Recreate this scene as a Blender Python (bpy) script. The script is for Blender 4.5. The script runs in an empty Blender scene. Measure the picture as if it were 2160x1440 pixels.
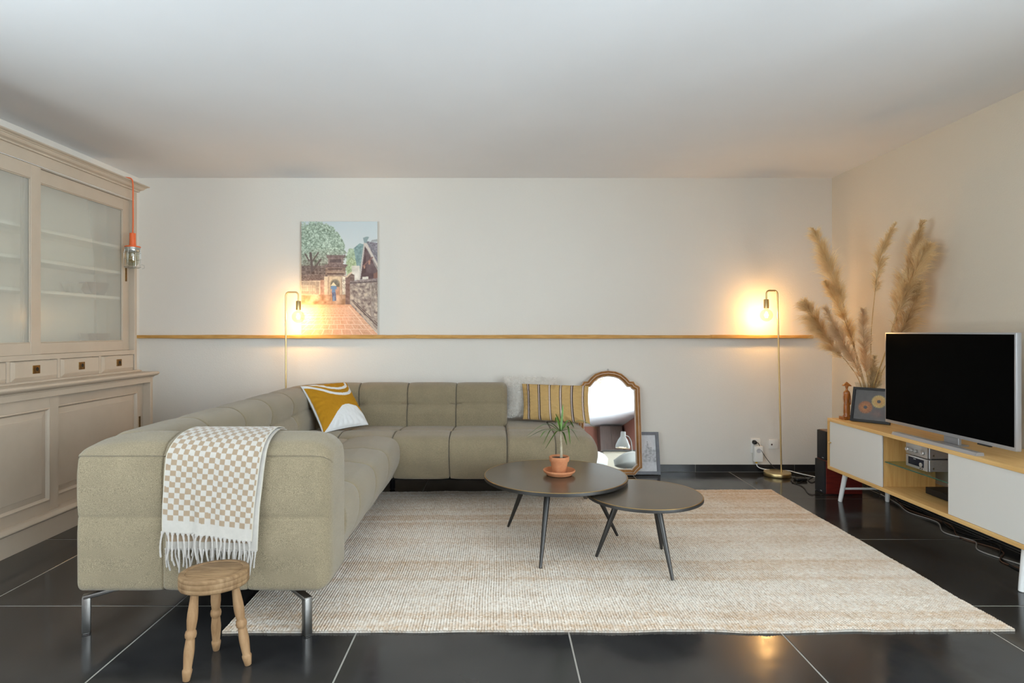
import bpy, bmesh, math, random
import numpy as np
from mathutils import Vector, Matrix

random.seed(7)
RNG = np.random.default_rng(11)
SC = bpy.context.scene
COL = SC.collection
PI = math.pi

# ------------------------------------------------------------------ camera, world, exposure
F, CX, CY, H = 1275.0, 1050.0, 699.0, 1.2      # focal length and vanishing point of the 2160x1440 frame
cam_d = bpy.data.cameras.new('camera')
cam_d.sensor_width = 36.0
cam_d.lens = 36.0 * F / 2160.0
cam_d.shift_x = (1080.0 - CX) / 2160.0
cam_d.shift_y = -(720.0 - CY) / 2160.0
cam_d.clip_start = 0.02
cam = bpy.data.objects.new('camera', cam_d)
cam.location = (0, 0, H)
cam.rotation_euler = (PI / 2, 0, 0)
COL.objects.link(cam)
SC.camera = cam

world = bpy.data.worlds.new('daylight')
SC.world = world
world.use_nodes = True
world.node_tree.nodes['Background'].inputs[0].default_value = (0.86, 0.93, 1.0, 1)
world.node_tree.nodes['Background'].inputs[1].default_value = 1.2

SC.view_settings.view_transform = 'Standard'
SC.view_settings.look = 'None'
SC.view_settings.gamma = 1.0
SC.view_settings.use_curve_mapping = False
SC.view_settings.exposure = 0.12
SC.cycles.max_bounces = 10
SC.cycles.diffuse_bounces = 8
SC.cycles.glossy_bounces = 4
SC.cycles.transmission_bounces = 8
SC.cycles.transparent_max_bounces = 12
SC.cycles.sample_clamp_indirect = 6.0
SC.cycles.use_denoising = True

def area_light(name, loc, rot, sx, sy, power, color):
    d = bpy.data.lights.new(name, 'AREA')
    d.shape = 'RECTANGLE'; d.size = sx; d.size_y = sy
    d.energy = power; d.color = color
    o = bpy.data.objects.new(name, d)
    o.location = loc; o.rotation_euler = rot
    COL.objects.link(o)
    return o

# daylight through the windows beside and behind the camera, plus uplights added outside to brighten the ceiling
area_light('daylight_right_window', (4.44, -4.5, 1.3), (PI / 2, 0, PI / 2), 4.0, 2.2, 600, (0.81, 0.90, 1.0))
area_light('added_daylight_left', (-3.22, -0.4, 1.3), (PI / 2, 0, -PI / 2), 3.4, 2.2, 110, (0.81, 0.90, 1.0))  # unseen left window, put in for balance and set forward to even the light
area_light('added_daylight_near_right', (3.02, 0.4, 1.3), (PI / 2, 0, PI / 2), 1.7, 2.2, 135, (0.81, 0.90, 1.0))  # unseen near window, added to light the cabinet and balance the room
area_light('added_uplight_near', (4.35, 0.45, 0.02), (PI, 0, 0), 2.4, 1.6, 60, (0.83, 0.915, 1.0))  # this and the next two: added ground-level uplights, no terrace is built
area_light('added_uplight_right', (5.75, -4.5, 0.02), (PI, 0, 0), 2.4, 4.6, 6800, (0.83, 0.915, 1.0))
area_light('added_uplight_left', (-4.5, -0.4, 0.02), (PI, 0, 0), 2.4, 4.0, 420, (0.83, 0.915, 1.0))

def at(px, py, Y=None, Z=None, X=None):
    """a point of the place from where it stands in the frame and one known coordinate"""
    if Y is None:
        Y = F * (H - Z) / (py - CY) if Z is not None else X * F / (px - CX)
    return np.array([(px - CX) * Y / F, Y, H - (py - CY) * Y / F])

# ------------------------------------------------------------------ helpers: colours, materials
def lin(c):
    out = []
    for v in c[:3]:
        v = v / 255.0
        out.append(v / 12.92 if v <= 0.04045 else ((v + 0.055) / 1.055) ** 2.4)
    return (*out, 1.0)

def slin(a):
    a = np.clip(np.asarray(a, float) / 255.0, 0, 1)
    return np.where(a <= 0.04045, a / 12.92, ((a + 0.055) / 1.055) ** 2.4)

MATS = {}
def M(name, col=(200, 200, 200), rough=0.5, metal=0.0, spec=0.5, var=None, bump=None, attr=None,
      trans=0.0, ior=1.45, emit=None, sheen=0.0, coat=0.0, wood=None, bump2=None):
    """procedural principled material. var=(scale, second colour, stretch) ; bump=(scale, strength, distance, stretch)
    wood=(second colour, scale, stretch xyz)"""
    if name in MATS:
        return MATS[name]
    m = bpy.data.materials.new(name)
    m.use_nodes = True
    nt = m.node_tree; N = nt.nodes; L = nt.links
    p = N['Principled BSDF']
    p.inputs['Base Color'].default_value = lin(col)
    p.inputs['Roughness'].default_value = rough
    p.inputs['Metallic'].default_value = metal
    p.inputs['Specular IOR Level'].default_value = spec
    p.inputs['IOR'].default_value = ior
    if trans:
        p.inputs['Transmission Weight'].default_value = trans
    if sheen:
        p.inputs['Sheen Weight'].default_value = sheen
        p.inputs['Sheen Roughness'].default_value = 0.5
    if coat:
        p.inputs['Coat Weight'].default_value = coat
        p.inputs['Coat Roughness'].default_value = 0.1
    if emit:
        p.inputs['Emission Color'].default_value = lin(emit[0])
        p.inputs['Emission Strength'].default_value = emit[1]
    tc = N.new('ShaderNodeTexCoord')
    def coords(stretch):
        mp = N.new('ShaderNodeMapping')
        mp.inputs['Scale'].default_value = stretch or (1, 1, 1)
        L.new(tc.outputs['Object'], mp.inputs['Vector'])
        return mp.outputs['Vector']
    base = None
    if attr:
        a = N.new('ShaderNodeAttribute'); a.attribute_name = attr
        base = a.outputs['Color']
        L.new(base, p.inputs['Base Color'])
    if var or wood:
        if wood:
            c2, sc, st = wood
        else:
            sc, c2, st = var
        nz = N.new('ShaderNodeTexNoise')
        nz.inputs['Scale'].default_value = sc
        nz.inputs['Detail'].default_value = 6 if wood else 4
        nz.inputs['Roughness'].default_value = 0.62
        L.new(coords(st), nz.inputs['Vector'])
        r = N.new('ShaderNodeValToRGB')
        r.color_ramp.elements[0].position = 0.34
        r.color_ramp.elements[1].position = 0.66
        r.color_ramp.elements[0].color = lin(col)
        r.color_ramp.elements[1].color = lin(c2)
        L.new(nz.outputs['Fac'], r.inputs['Fac'])
        if base is not None:
            mx = N.new('ShaderNodeMix'); mx.data_type = 'RGBA'; mx.blend_type = 'MULTIPLY'
            mx.inputs['Factor'].default_value = 1.0
            L.new(base, mx.inputs['A']); L.new(r.outputs['Color'], mx.inputs['B'])
            L.new(mx.outputs['Result'], p.inputs['Base Color'])
        else:
            L.new(r.outputs['Color'], p.inputs['Base Color'])
    prev = None
    for b in (bump, bump2):
        if not b:
            continue
        nz = N.new('ShaderNodeTexNoise')
        nz.inputs['Scale'].default_value = b[0]
        nz.inputs['Detail'].default_value = 3
        L.new(coords(b[3] if len(b) > 3 else None), nz.inputs['Vector'])
        bp = N.new('ShaderNodeBump')
        bp.inputs['Strength'].default_value = b[1]
        bp.inputs['Distance'].default_value = b[2]
        L.new(nz.outputs['Fac'], bp.inputs['Height'])
        if prev is not None:
            L.new(prev, bp.inputs['Normal'])
        prev = bp.outputs['Normal']
    if prev is not None:
        L.new(prev, p.inputs['Normal'])
    MATS[name] = m
    return m

def clear_glass(name, tint=(245, 248, 246), gloss=0.08, rough=0.02):
    """thin pane: lets light straight through and mirrors a little"""
    if name in MATS:
        return MATS[name]
    m = bpy.data.materials.new(name); m.use_nodes = True
    nt = m.node_tree; N = nt.nodes; L = nt.links
    N.remove(N['Principled BSDF'])
    t = N.new('ShaderNodeBsdfTransparent'); t.inputs[0].default_value = lin(tint)
    g = N.new('ShaderNodeBsdfGlossy'); g.inputs['Roughness'].default_value = rough
    x = N.new('ShaderNodeMixShader'); x.inputs[0].default_value = gloss
    L.new(t.outputs[0], x.inputs[1]); L.new(g.outputs[0], x.inputs[2])
    L.new(x.outputs[0], N['Material Output'].inputs['Surface'])
    MATS[name] = m
    return m

# ------------------------------------------------------------------ helpers: geometry
class G:
    """collects vertices and faces in world coordinates for one mesh"""
    def __init__(self):
        self.v = []; self.f = []; self.c = None
    def add(self, verts, faces):
        o = len(self.v)
        self.v.extend([tuple(map(float, p)) for p in verts])
        self.f.extend([tuple(i + o for i in q) for q in faces])
        return self
    def box(self, x0, x1, y0, y1, z0, z1, bev=0.0, seg=2, mat=None):
        bm = bmesh.new()
        bmesh.ops.create_cube(bm, size=1.0)
        for w in bm.verts:
            w.co = Vector((x0 + (w.co.x + .5) * (x1 - x0), y0 + (w.co.y + .5) * (y1 - y0), z0 + (w.co.z + .5) * (z1 - z0)))
        if bev > 0:
            bmesh.ops.bevel(bm, geom=bm.edges[:], offset=bev, segments=seg, profile=0.5, affect='EDGES', clamp_overlap=True)
        if mat is not None:
            bm.transform(mat)
        bm.verts.index_update()
        self.add([w.co for w in bm.verts], [[w.index for w in q.verts] for q in bm.faces])
        bm.free()
        return self
    def loft(self, rings, closed=True, cap0=True, cap1=True):
        n = len(rings[0]); V = []; Q = []
        for r in rings:
            V.extend(r)
        for i in range(len(rings) - 1):
            for j in range(n if closed else n - 1):
                k = (j + 1) % n
                Q.append((i * n + j, i * n + k, (i + 1) * n + k, (i + 1) * n + j))
        if closed and cap0:
            Q.append(tuple(reversed(range(n))))
        if closed and cap1:
            Q.append(tuple((len(rings) - 1) * n + j for j in range(n)))
        return self.add(V, Q)
    def lathe(self, c, prof, n=32, sx=1.0, sy=1.0, axis=None, rz=0.0):
        """prof: list of (radius, height) from c ; axis: direction of height"""
        rings = []
        m = Matrix.Identity(3)
        if axis is not None:
            m = Vector((0, 0, 1)).rotation_difference(Vector(axis).normalized()).to_matrix()
        for r, h in prof:
            ring = []
            for k in range(n):
                a = 2 * PI * k / n
                p = Vector((math.cos(a) * r * sx, math.sin(a) * r * sy, h))
                if rz:
                    p = Vector((p.x * math.cos(rz) - p.y * math.sin(rz), p.x * math.sin(rz) + p.y * math.cos(rz), p.z))
                ring.append(m @ p + Vector(c))
            rings.append(ring)
        return self.loft(rings)
    def cyl(self, p0, p1, r0, r1=None, n=20):
        p0 = Vector(p0); p1 = Vector(p1)
        return self.lathe(p0, [(r0, 0), (r0 if r1 is None else r1, (p1 - p0).length)], n=n, axis=p1 - p0)
    def tube(self, pts, r, n=10, taper=None):
        pts = [Vector(p) for p in pts]
        rings = []; up = None
        for i, p in enumerate(pts):
            t = (pts[min(i + 1, len(pts) - 1)] - pts[max(i - 1, 0)]).normalized()
            if up is None:
                up = Vector((0, 0, 1)) if abs(t.z) < 0.9 else Vector((1, 0, 0))
            s = t.cross(up).normalized(); up = s.cross(t).normalized()
            rr = r * (taper[i] if taper is not None else 1.0)
            rings.append([p + (s * math.cos(2 * PI * k / n) + up * math.sin(2 * PI * k / n)) * rr for k in range(n)])
        return self.loft(rings)
    def prism(self, poly, z0, z1, fn=None):
        """poly of 2-D points extruded between two heights; fn maps (a, b, h) to a point"""
        fn = fn or (lambda a, b, h: (a, b, h))
        n = len(poly)
        V = [fn(a, b, z0) for a, b in poly] + [fn(a, b, z1) for a, b in poly]
        Q = [tuple(reversed(range(n))), tuple(range(n, 2 * n))]
        Q += [(i, (i + 1) % n, n + (i + 1) % n, n + i) for i in range(n)]
        return self.add(V, Q)
    def grid(self, P):
        nu, nv = P.shape[:2]
        idx = np.arange(nu * nv).reshape(nu, nv)
        q = np.stack([idx[:-1, :-1], idx[1:, :-1], idx[1:, 1:], idx[:-1, 1:]], -1).reshape(-1, 4)
        return self.add(P.reshape(-1, 3), q.tolist())

def spline(pts, n=8):
    """Catmull-Rom through the points"""
    P = [np.array(p, float) for p in pts]
    P = [2 * P[0] - P[1]] + P + [2 * P[-1] - P[-2]]
    out = []
    for i in range(1, len(P) - 2):
        a, b, c, d = P[i - 1:i + 3]
        for k in range(n):
            t = k / n
            out.append(0.5 * ((2 * b) + (c - a) * t + (2 * a - 5 * b + 4 * c - d) * t * t + (3 * b - a - 3 * c + d) * t ** 3))
    out.append(P[-2])
    return np.array(out)

def link(o, parent=None):
    COL.objects.link(o)
    if parent is not None:
        o.parent = parent
    return o

def wloc(o):
    p = Vector((0, 0, 0))
    while o is not None:
        p += o.location; o = o.parent
    return p

def obj(name, g, mat, parent=None, smooth=False, colors=None, origin=None, label=None, angle=None):
    """links a G (world coordinates) as ONE mesh object"""
    me = bpy.data.meshes.new(name)
    base = wloc(parent) if parent is not None else Vector((0, 0, 0))
    if origin is None:
        a = np.array(g.v)
        lo, hi = a.min(0), a.max(0)
        origin = Vector(((lo[0] + hi[0]) / 2, (lo[1] + hi[1]) / 2, lo[2]))
    V = np.array(g.v) - np.array(origin)
    me.from_pydata(V.tolist(), [], g.f)
    if colors is not None:
        ca = me.color_attributes.new('paint', 'FLOAT_COLOR', 'POINT')
        buf = np.ones((len(g.v), 4), np.float32); buf[:, :3] = colors
        ca.data.foreach_set('color', buf.ravel())
    bm = bmesh.new(); bm.from_mesh(me)
    bmesh.ops.recalc_face_normals(bm, faces=bm.faces[:])
    bm.to_mesh(me); bm.free()
    if smooth:
        me.polygons.foreach_set('use_smooth', [True] * len(me.polygons))
        try:
            me.set_sharp_from_angle(angle=math.radians(angle or 40))
        except Exception:
            pass
    me.materials.append(mat)
    o = bpy.data.objects.new(name, me)
    o.location = Vector(origin) - base
    link(o, parent)
    if label:
        o['label'] = label
    return o

def big_mesh(name, P, Q, mat, parent=None, colors=None, smooth=True, origin=(0, 0, 0)):
    """fast path for large numpy meshes"""
    me = bpy.data.meshes.new(name)
    P = np.asarray(P, np.float32) - np.array(origin, np.float32)
    Q = np.asarray(Q, np.int32)
    me.vertices.add(len(P)); me.vertices.foreach_set('co', P.ravel())
    me.loops.add(Q.size); me.loops.foreach_set('vertex_index', Q.ravel())
    me.polygons.add(len(Q))
    me.polygons.foreach_set('loop_start', np.arange(0, Q.size, Q.shape[1], dtype=np.int32))
    me.polygons.foreach_set('loop_total', np.full(len(Q), Q.shape[1], np.int32))
    if smooth:
        me.polygons.foreach_set('use_smooth', np.ones(len(Q), bool))
    if colors is not None:
        ca = me.color_attributes.new('paint', 'FLOAT_COLOR', 'POINT')
        buf = np.ones((len(P), 4), np.float32); buf[:, :3] = colors
        ca.data.foreach_set('color', buf.ravel())
    me.update(calc_edges=True)
    me.materials.append(mat)
    o = bpy.data.objects.new(name, me)
    base = wloc(parent) if parent is not None else Vector((0, 0, 0))
    o.location = Vector(origin) - base
    link(o, parent)
    return o

def gridfaces(nu, nv, off=0, closed_v=False):
    idx = np.arange(nu * nv).reshape(nu, nv) + off
    if closed_v:
        nx = np.roll(idx, -1, 1)
        return np.stack([idx[:-1], idx[1:], nx[1:], nx[:-1]], -1).reshape(-1, 4)
    return np.stack([idx[:-1, :-1], idx[1:, :-1], idx[1:, 1:], idx[:-1, 1:]], -1).reshape(-1, 4)

def tag(o, label, cat, group=None):
    o['label'] = label; o['category'] = cat
    if group:
        o['group'] = group
    return o

def thing(name, label, cat, loc, group=None):
    o = bpy.data.objects.new(name, None)
    o.empty_display_size = 0.05
    o.location = loc
    link(o)
    return tag(o, label, cat, group)

def structure(o, label=None):
    o['kind'] = 'structure'
    if label:
        o['label'] = label
    return o

def vnoise(shape, cell, seed=0, octaves=3):
    """smooth value noise on a 2-D array, 0..1"""
    r = np.random.default_rng(seed); out = np.zeros(shape); amp = 1.0; tot = 0
    for _ in range(octaves):
        gh = max(2, int(shape[0] / cell) + 3); gw = max(2, int(shape[1] / cell) + 3)
        gr = r.random((gh, gw))
        y = np.linspace(0, gh - 2.001, shape[0]); x = np.linspace(0, gw - 2.001, shape[1])
        yi = y.astype(int); xi = x.astype(int); fy = (y - yi)[:, None]; fx = (x - xi)[None]
        fy = fy * fy * (3 - 2 * fy); fx = fx * fx * (3 - 2 * fx)
        a = gr[yi][:, xi]; b = gr[yi][:, xi + 1]; c = gr[yi + 1][:, xi]; d = gr[yi + 1][:, xi + 1]
        out += amp * ((a * (1 - fx) + b * fx) * (1 - fy) + (c * (1 - fx) + d * fx) * fy)
        tot += amp; amp *= 0.55; cell = max(cell / 2, 1.0)
    return out / tot

def inpoly(poly, U, V):
    poly = np.array(poly, float); res = np.zeros(U.shape, bool); n = len(poly); j = n - 1
    for i in range(n):
        xi, yi = poly[i]; xj, yj = poly[j]
        if yi != yj:
            res ^= ((yi > V) != (yj > V)) & (U < (xj - xi) * (V - yi) / (yj - yi) + xi)
        j = i
    return res

# ------------------------------------------------------------------ materials
m_wall = M('plaster_offwhite', (221, 216, 207), 0.85, spec=0.2, bump=(150, 0.25, 0.004), bump2=(420, 0.15, 0.002))
m_wall_r = M('plaster_beige', (210, 199, 181), 0.85, spec=0.2, bump=(150, 0.35, 0.004), bump2=(420, 0.2, 0.002))
m_ceil = M('ceiling_white', (229, 230, 232), 0.9, spec=0.1, var=(0.7, (233, 234, 236), None), bump=(60, 0.06, 0.003))
m_grout = M('grout_grey', (150, 146, 137), 0.9)
m_black_tile = M('polished_black_tile', (32, 32, 33), 0.13, spec=0.5, var=(2.2, (50, 49, 48), None), bump=(14, 0.015, 0.003))
def worn_polish(m, lo, hi):
    """hand-worn polish: gloss varies over the slab"""
    nt = m.node_tree; N = nt.nodes; L = nt.links
    tc = N.new('ShaderNodeTexCoord'); gm = N.new('ShaderNodeNewGeometry')
    nz = N.new('ShaderNodeTexNoise'); nz.inputs['Scale'].default_value = 3.2; nz.inputs['Detail'].default_value = 7; nz.inputs['Roughness'].default_value = .7
    L.new(gm.outputs['Position'], nz.inputs['Vector'])
    mr = N.new('ShaderNodeMapRange'); mr.inputs['From Min'].default_value = .35; mr.inputs['From Max'].default_value = .7
    mr.inputs['To Min'].default_value = lo; mr.inputs['To Max'].default_value = hi
    L.new(nz.outputs['Fac'], mr.inputs['Value']); L.new(mr.outputs[0], N['Principled BSDF'].inputs['Roughness'])
worn_polish(m_black_tile, .09, .24)
m_white = M('white_paint', (235, 234, 230), 0.4)
m_black = M('black_plastic', (22, 22, 23), 0.45)
m_dark = M('dark_void', (12, 12, 12), 0.8)

# ------------------------------------------------------------------ the room shell
YB, XR, XL, YF, ZC = 5.174, 2.861, -3.07, -11.0, 2.513
XR2, YS = 4.30, -0.6            # behind the camera the room is wider on the right
T0X, TX, T0Y, TY = 0.283, 0.847, 2.645, 0.8475

floor = structure(obj('floor', G().box(XL - .1, XR2 + .1, YF - .1, YB + .1, -0.12, -0.0012), m_grout))
tg = G().box(-TX / 2 + .003, TX / 2 - .003, -TY / 2 + .003, TY / 2 - .003, -0.012, 0.0, 0.0012, 1)
tile0 = None
k0 = math.floor((XL - T0X) / TX); k1 = math.ceil((XR - T0X) / TX) + 2
l0 = math.floor((YF - T0Y) / TY); l1 = math.ceil((YB - 0.02 - T0Y) / TY)
for i in range(k0, k1):
    for j in range(l0, l1):
        cx = T0X + (i + .5) * TX; cy = T0Y + (j + .5) * TY
        if cx - TX / 2 > XR and cy - TY / 2 > YS:
            continue
        if tile0 is None:
            t = obj('tile', tg, m_black_tile, None, origin=(0, 0, 0)); tile0 = t
            t.parent = floor
        else:
            t = tile0.copy(); COL.objects.link(t); t.parent = floor
        t.location = Vector((cx, cy, 0)) - floor.location

structure(obj('ceiling', G().box(XL - .1, XR2 + .1, YF - .1, YB + .1, ZC, ZC + .1), m_ceil))
structure(obj('wall_back', G().box(XL - .1, XR + .1, YB, YB + .1, -.1, ZC + .05), m_wall))
m_terra = M('terracotta_plaster', (150, 98, 82), 0.85, bump=(90, 0.2, 0.004))
def wall_x(x0, x1, y0, y1, op=None):
    g = G()
    if op is None:
        return g.box(x0, x1, y0, y1, -.1, ZC + .05)
    a, b, c, d = op
    g.box(x0, x1, y0, a, -.1, ZC + .05).box(x0, x1, b, y1, -.1, ZC + .05)
    return g.box(x0, x1, a, b, -.1, c).box(x0, x1, a, b, d, ZC + .05)
W1 = (-2.2, 1.4, 0.12, 2.40); W2 = (-6.6, -2.4, 0.12, 2.40); W3 = (-0.5, 1.3, 0.12, 2.40)
structure(obj('wall_left', wall_x(XL - .1, XL, YF - .1, YB + .05, W1), m_wall))
structure(obj('wall_right', wall_x(XR, XR + .1, YS, YB + .05, W3), m_wall_r))
structure(obj('wall_return', G().box(XR + .1, XR2 + .1, YS, YS + .1, -.1, ZC + .05), m_wall))
structure(obj('wall_far_right', wall_x(XR2, XR2 + .1, -6.9, YS + .05, W2), m_wall))
structure(obj('wall_far_side', wall_x(XR2, XR2 + .1, YF - .1, -6.9), m_terra))
structure(obj('wall_front', G().box(XL - .1, XR2 + .1, YF - .1, YF, -.1, ZC + .05), m_terra))
m_pane = clear_glass('window_glass', (250, 252, 251), 0.05)
def window(name, horiz, a0, a1, z0, z1, c, n):
    g = G(); w = 0.05
    def bx(p0, p1, q0, q1):
        if horiz:
            g.box(p0, p1, c - .03, c + .03, q0, q1, .004, 1)
        else:
            g.box(c - .03, c + .03, p0, p1, q0, q1, .004, 1)
    bx(a0, a1, z0, z0 + w); bx(a0, a1, z1 - w, z1)
    for k in range(n + 1):
        x = a0 + (a1 - a0) * k / n
        bx(max(a0, x - w / 2), min(a1, x + w / 2), z0, z1)
    o = structure(obj(name, g, m_white))
    for k in range(n):
        x0 = a0 + (a1 - a0) * k / n + w / 2; x1 = a0 + (a1 - a0) * (k + 1) / n - w / 2
        gg = G()
        if horiz:
            gg.box(x0, x1, c - .004, c + .004, z0 + w, z1 - w)
        else:
            gg.box(c - .004, c + .004, x0, x1, z0 + w, z1 - w)
        obj('pane', gg, m_pane, o)
    return o
window('added_window_1', False, W1[0], W1[1], W1[2], W1[3], XL - .05, 3)  # unseen window, placed forward to spread the light more evenly
window('added_window_3', False, W3[0], W3[1], W3[2], W3[3], XR + .05, 2)  # unseen window, added to throw light on the cabinet side
window('window_2', False, W2[0], W2[1], W2[2], W2[3], XR2 + .05, 3)

# black tile skirting along the back and right walls
def skirting(name, horiz, c, joints, lo, hi):
    g = G()
    if horiz:
        g.box(lo, hi, c - .006, c, 0.0, 0.062)
    else:
        g.box(c - .006, c, lo, hi, 0.0, 0.062)
    o = structure(obj(name, g, m_grout))
    js = [lo] + [j for j in joints if lo + .02 < j < hi - .02] + [hi]
    for a, b in zip(js[:-1], js[1:]):
        gg = G()
        if horiz:
            gg.box(a + .002, b - .002, c - .010, c - .004, 0.0025, 0.0635, .001, 1)
        else:
            gg.box(c - .010, c - .004, a + .002, b - .002, 0.0025, 0.0635, .001, 1)
        obj('tile', gg, m_black_tile, o)
skirting('baseboard_back', True, YB, [1.689 + TX * k for k in range(-7, 3)], XL, XR - .01)
skirting('baseboard_right', False, XR, [T0Y + TY * k for k in range(-9, 4)], YS, YB - .011)

# ------------------------------------------------------------------ tufted sweeps for the sofa
def fillet(pts, step=0.012):
    """closed polygon of (a, z, radius) to a dense closed polyline"""
    n = len(pts); out = []
    for i in range(n):
        p = np.array(pts[i][:2]); r = pts[i][2]
        a = np.array(pts[i - 1][:2]); b = np.array(pts[(i + 1) % n][:2])
        d0 = (a - p) / np.linalg.norm(a - p); d1 = (b - p) / np.linalg.norm(b - p)
        cosv = np.clip(d0 @ d1, -1, 1); th = math.acos(cosv)
        if r <= 0 or th > PI - 0.02:
            out.append(p); continue
        t = min(r / math.tan(th / 2), 0.49 * np.linalg.norm(a - p), 0.49 * np.linalg.norm(b - p))
        for k in range(9):
            s = k / 8
            out.append((1 - s) ** 2 * (p + d0 * t) + 2 * s * (1 - s) * p + s * s * (p + d1 * t))
    P = np.array(out); P = np.vstack([P, P[:1]])
    seg = np.linalg.norm(np.diff(P, axis=0), axis=1); cum = np.concatenate([[0], np.cumsum(seg)])
    m = int(cum[-1] / step); s = np.linspace(0, cum[-1], m, endpoint=False)
    return np.stack([np.interp(s, cum, P[:, 0]), np.interp(s, cum, P[:, 1])], 1)

def dense_samples(L, seams, step=0.014, e0=0.0, e1=0.0):
    s = list(np.arange(0, L, step)) + [L]
    for q in seams:
        s += [q + d for d in (-.014, -.008, -.005, -.003, -.0015, 0, .0015, .003, .005, .008, .014) if 0 < q + d < L]
    for e, f in ((e0, lambda x: x), (e1, lambda x: L - x)):
        if e > 0:
            s += [f(e * (1 - math.cos(k / 8 * PI / 2))) for k in range(9)]
    return np.array(sorted(set(np.round(s, 5))))

def tufted(path, L, prof, seams, hseams=(), e0=0.06, e1=0.06, depth=0.015, puff=0.016, hdepth=0.009, puckers=True, zmod=None):
    """path(s) -> (point2d, outward2d); prof: closed (n, z) polyline; seams: path positions of cross seams;
    hseams: list of ((n, z), strength) lines running along the path. Returns vertices, quads, caps"""
    S = dense_samples(L, [q for q in seams if 0 < q < L], e0=e0, e1=e1)
    mid = (prof.min(0) + prof.max(0)) / 2; hw = (prof.max(0) - prof.min(0)) / 2
    tan = np.roll(prof, -1, 0) - np.roll(prof, 1, 0)
    nor = np.stack([tan[:, 1], -tan[:, 0]], 1); nor /= np.linalg.norm(nor, axis=1)[:, None] + 1e-9
    area = 0.5 * np.sum(prof[:, 0] * np.roll(prof[:, 1], -1) - np.roll(prof[:, 0], -1) * prof[:, 1])
    if area < 0:
        nor = -nor
    per = np.concatenate([[0], np.cumsum(np.linalg.norm(np.diff(prof, axis=0), axis=1))])
    tot = per[-1] + np.linalg.norm(prof[0] - prof[-1])
    hk = []
    for (hn, hz), st in hseams:
        k = int(np.argmin((prof[:, 0] - hn) ** 2 + (prof[:, 1] - hz) ** 2)); hk.append((per[k], st))
    edges = np.array(sorted([0] + [q for q in seams if 0 < q < L] + [L]))
    rows = []
    for s in S:
        i = min(max(np.searchsorted(edges, s, 'right') - 1, 0), len(edges) - 2)
        u = (s - edges[i]) / (edges[i + 1] - edges[i])
        near = min([abs(s - q) for q in edges[1:-1]] or [9])
        lo_in = i > 0; hi_in = i < len(edges) - 2
        w = abs(2 * u - 1)
        if (u < .5 and not lo_in) or (u > .5 and not hi_in):
            w = 0
        base = -(depth * math.exp(-(near / .0034) ** 2) + puff * w ** 5)
        d = np.full(len(prof), base)
        for ps, st in hk:
            dd = np.abs(per - ps); dd = np.minimum(dd, tot - dd)
            amp = st * (1.0 + (1.2 * math.exp(-(near / .05) ** 2) if puckers else 0))
            d -= amp * hdepth * np.exp(-(dd / .0045) ** 2) + amp * 0.012 * np.exp(-(dd / .045) ** 2)
        ins = 0.0
        if e0 > 0 and s < e0:
            ins = e0 * (1 - math.sqrt(max(0, 1 - ((e0 - s) / e0) ** 2)))
        if e1 > 0 and s > L - e1:
            ins = e1 * (1 - math.sqrt(max(0, 1 - ((s - (L - e1)) / e1) ** 2)))
        q = prof + nor * d[:, None]
        if ins > 0:
            q = mid + (q - mid) * (1 - ins / hw)
        if zmod is not None:
            z0, fz = zmod
            q[:, 1] = np.where(q[:, 1] > z0, z0 + (q[:, 1] - z0) * fz(s), q[:, 1])
        p, n = path(s)
        rows.append(np.stack([p[0] + n[0] * q[:, 0], p[1] + n[1] * q[:, 0], q[:, 1]], 1))
    R = np.array(rows); ns, npf = R.shape[:2]
    V = R.reshape(-1, 3)
    Q = gridfaces(ns, npf, 0, True)
    c0 = R[0].mean(0); c1 = R[-1].mean(0)
    V = np.vstack([V, c0, c1]); a = len(V) - 2
    T = []
    for j in range(npf):
        k = (j + 1) % npf
        T.append((a, j, k)); T.append((a + 1, (ns - 1) * npf + k, (ns - 1) * npf + j))
    g = G(); g.v = [tuple(p) for p in V]; g.f = [tuple(q) for q in Q.tolist()] + T
    return g

def two_tone_fabric(name, c1, c2, scale, bumpd, rough=0.9, stretch=(1, 1, 1), blot=None):
    if name in MATS:
        return MATS[name]
    m = M(name, c1, rough, spec=0.15, sheen=0.25)
    nt = m.node_tree; N = nt.nodes; L = nt.links; p = N['Principled BSDF']
    tc = N.new('ShaderNodeTexCoord')
    mp = N.new('ShaderNodeMapping'); mp.inputs['Scale'].default_value = stretch
    L.new(tc.outputs['Object'], mp.inputs['Vector'])
    nz = N.new('ShaderNodeTexNoise'); nz.inputs['Scale'].default_value = scale; nz.inputs['Detail'].default_value = 2
    L.new(mp.outputs[0], nz.inputs['Vector'])
    r = N.new('ShaderNodeValToRGB')
    r.color_ramp.elements[0].position = 0.36; r.color_ramp.elements[1].position = 0.64
    r.color_ramp.elements[0].color = lin(c1); r.color_ramp.elements[1].color = lin(c2)
    L.new(nz.outputs['Fac'], r.inputs['Fac'])
    n2 = N.new('ShaderNodeTexNoise'); n2.inputs['Scale'].default_value = 9; n2.inputs['Detail'].default_value = 3
    L.new(tc.outputs['Object'], n2.inputs['Vector'])
    mr = N.new('ShaderNodeMapRange'); mr.inputs['To Min'].default_value = 0.86; mr.inputs['To Max'].default_value = 1.14
    L.new(n2.outputs['Fac'], mr.inputs['Value'])
    hs = N.new('ShaderNodeHueSaturation'); L.new(r.outputs[0], hs.inputs['Color']); L.new(mr.outputs[0], hs.inputs['Value'])
    L.new(hs.outputs[0], p.inputs['Base Color'])
    bp = N.new('ShaderNodeBump'); bp.inputs['Strength'].default_value = 0.6; bp.inputs['Distance'].default_value = bumpd
    L.new(nz.outputs['Fac'], bp.inputs['Height']); L.new(bp.outputs[0], p.inputs['Normal'])
    return m

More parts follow.
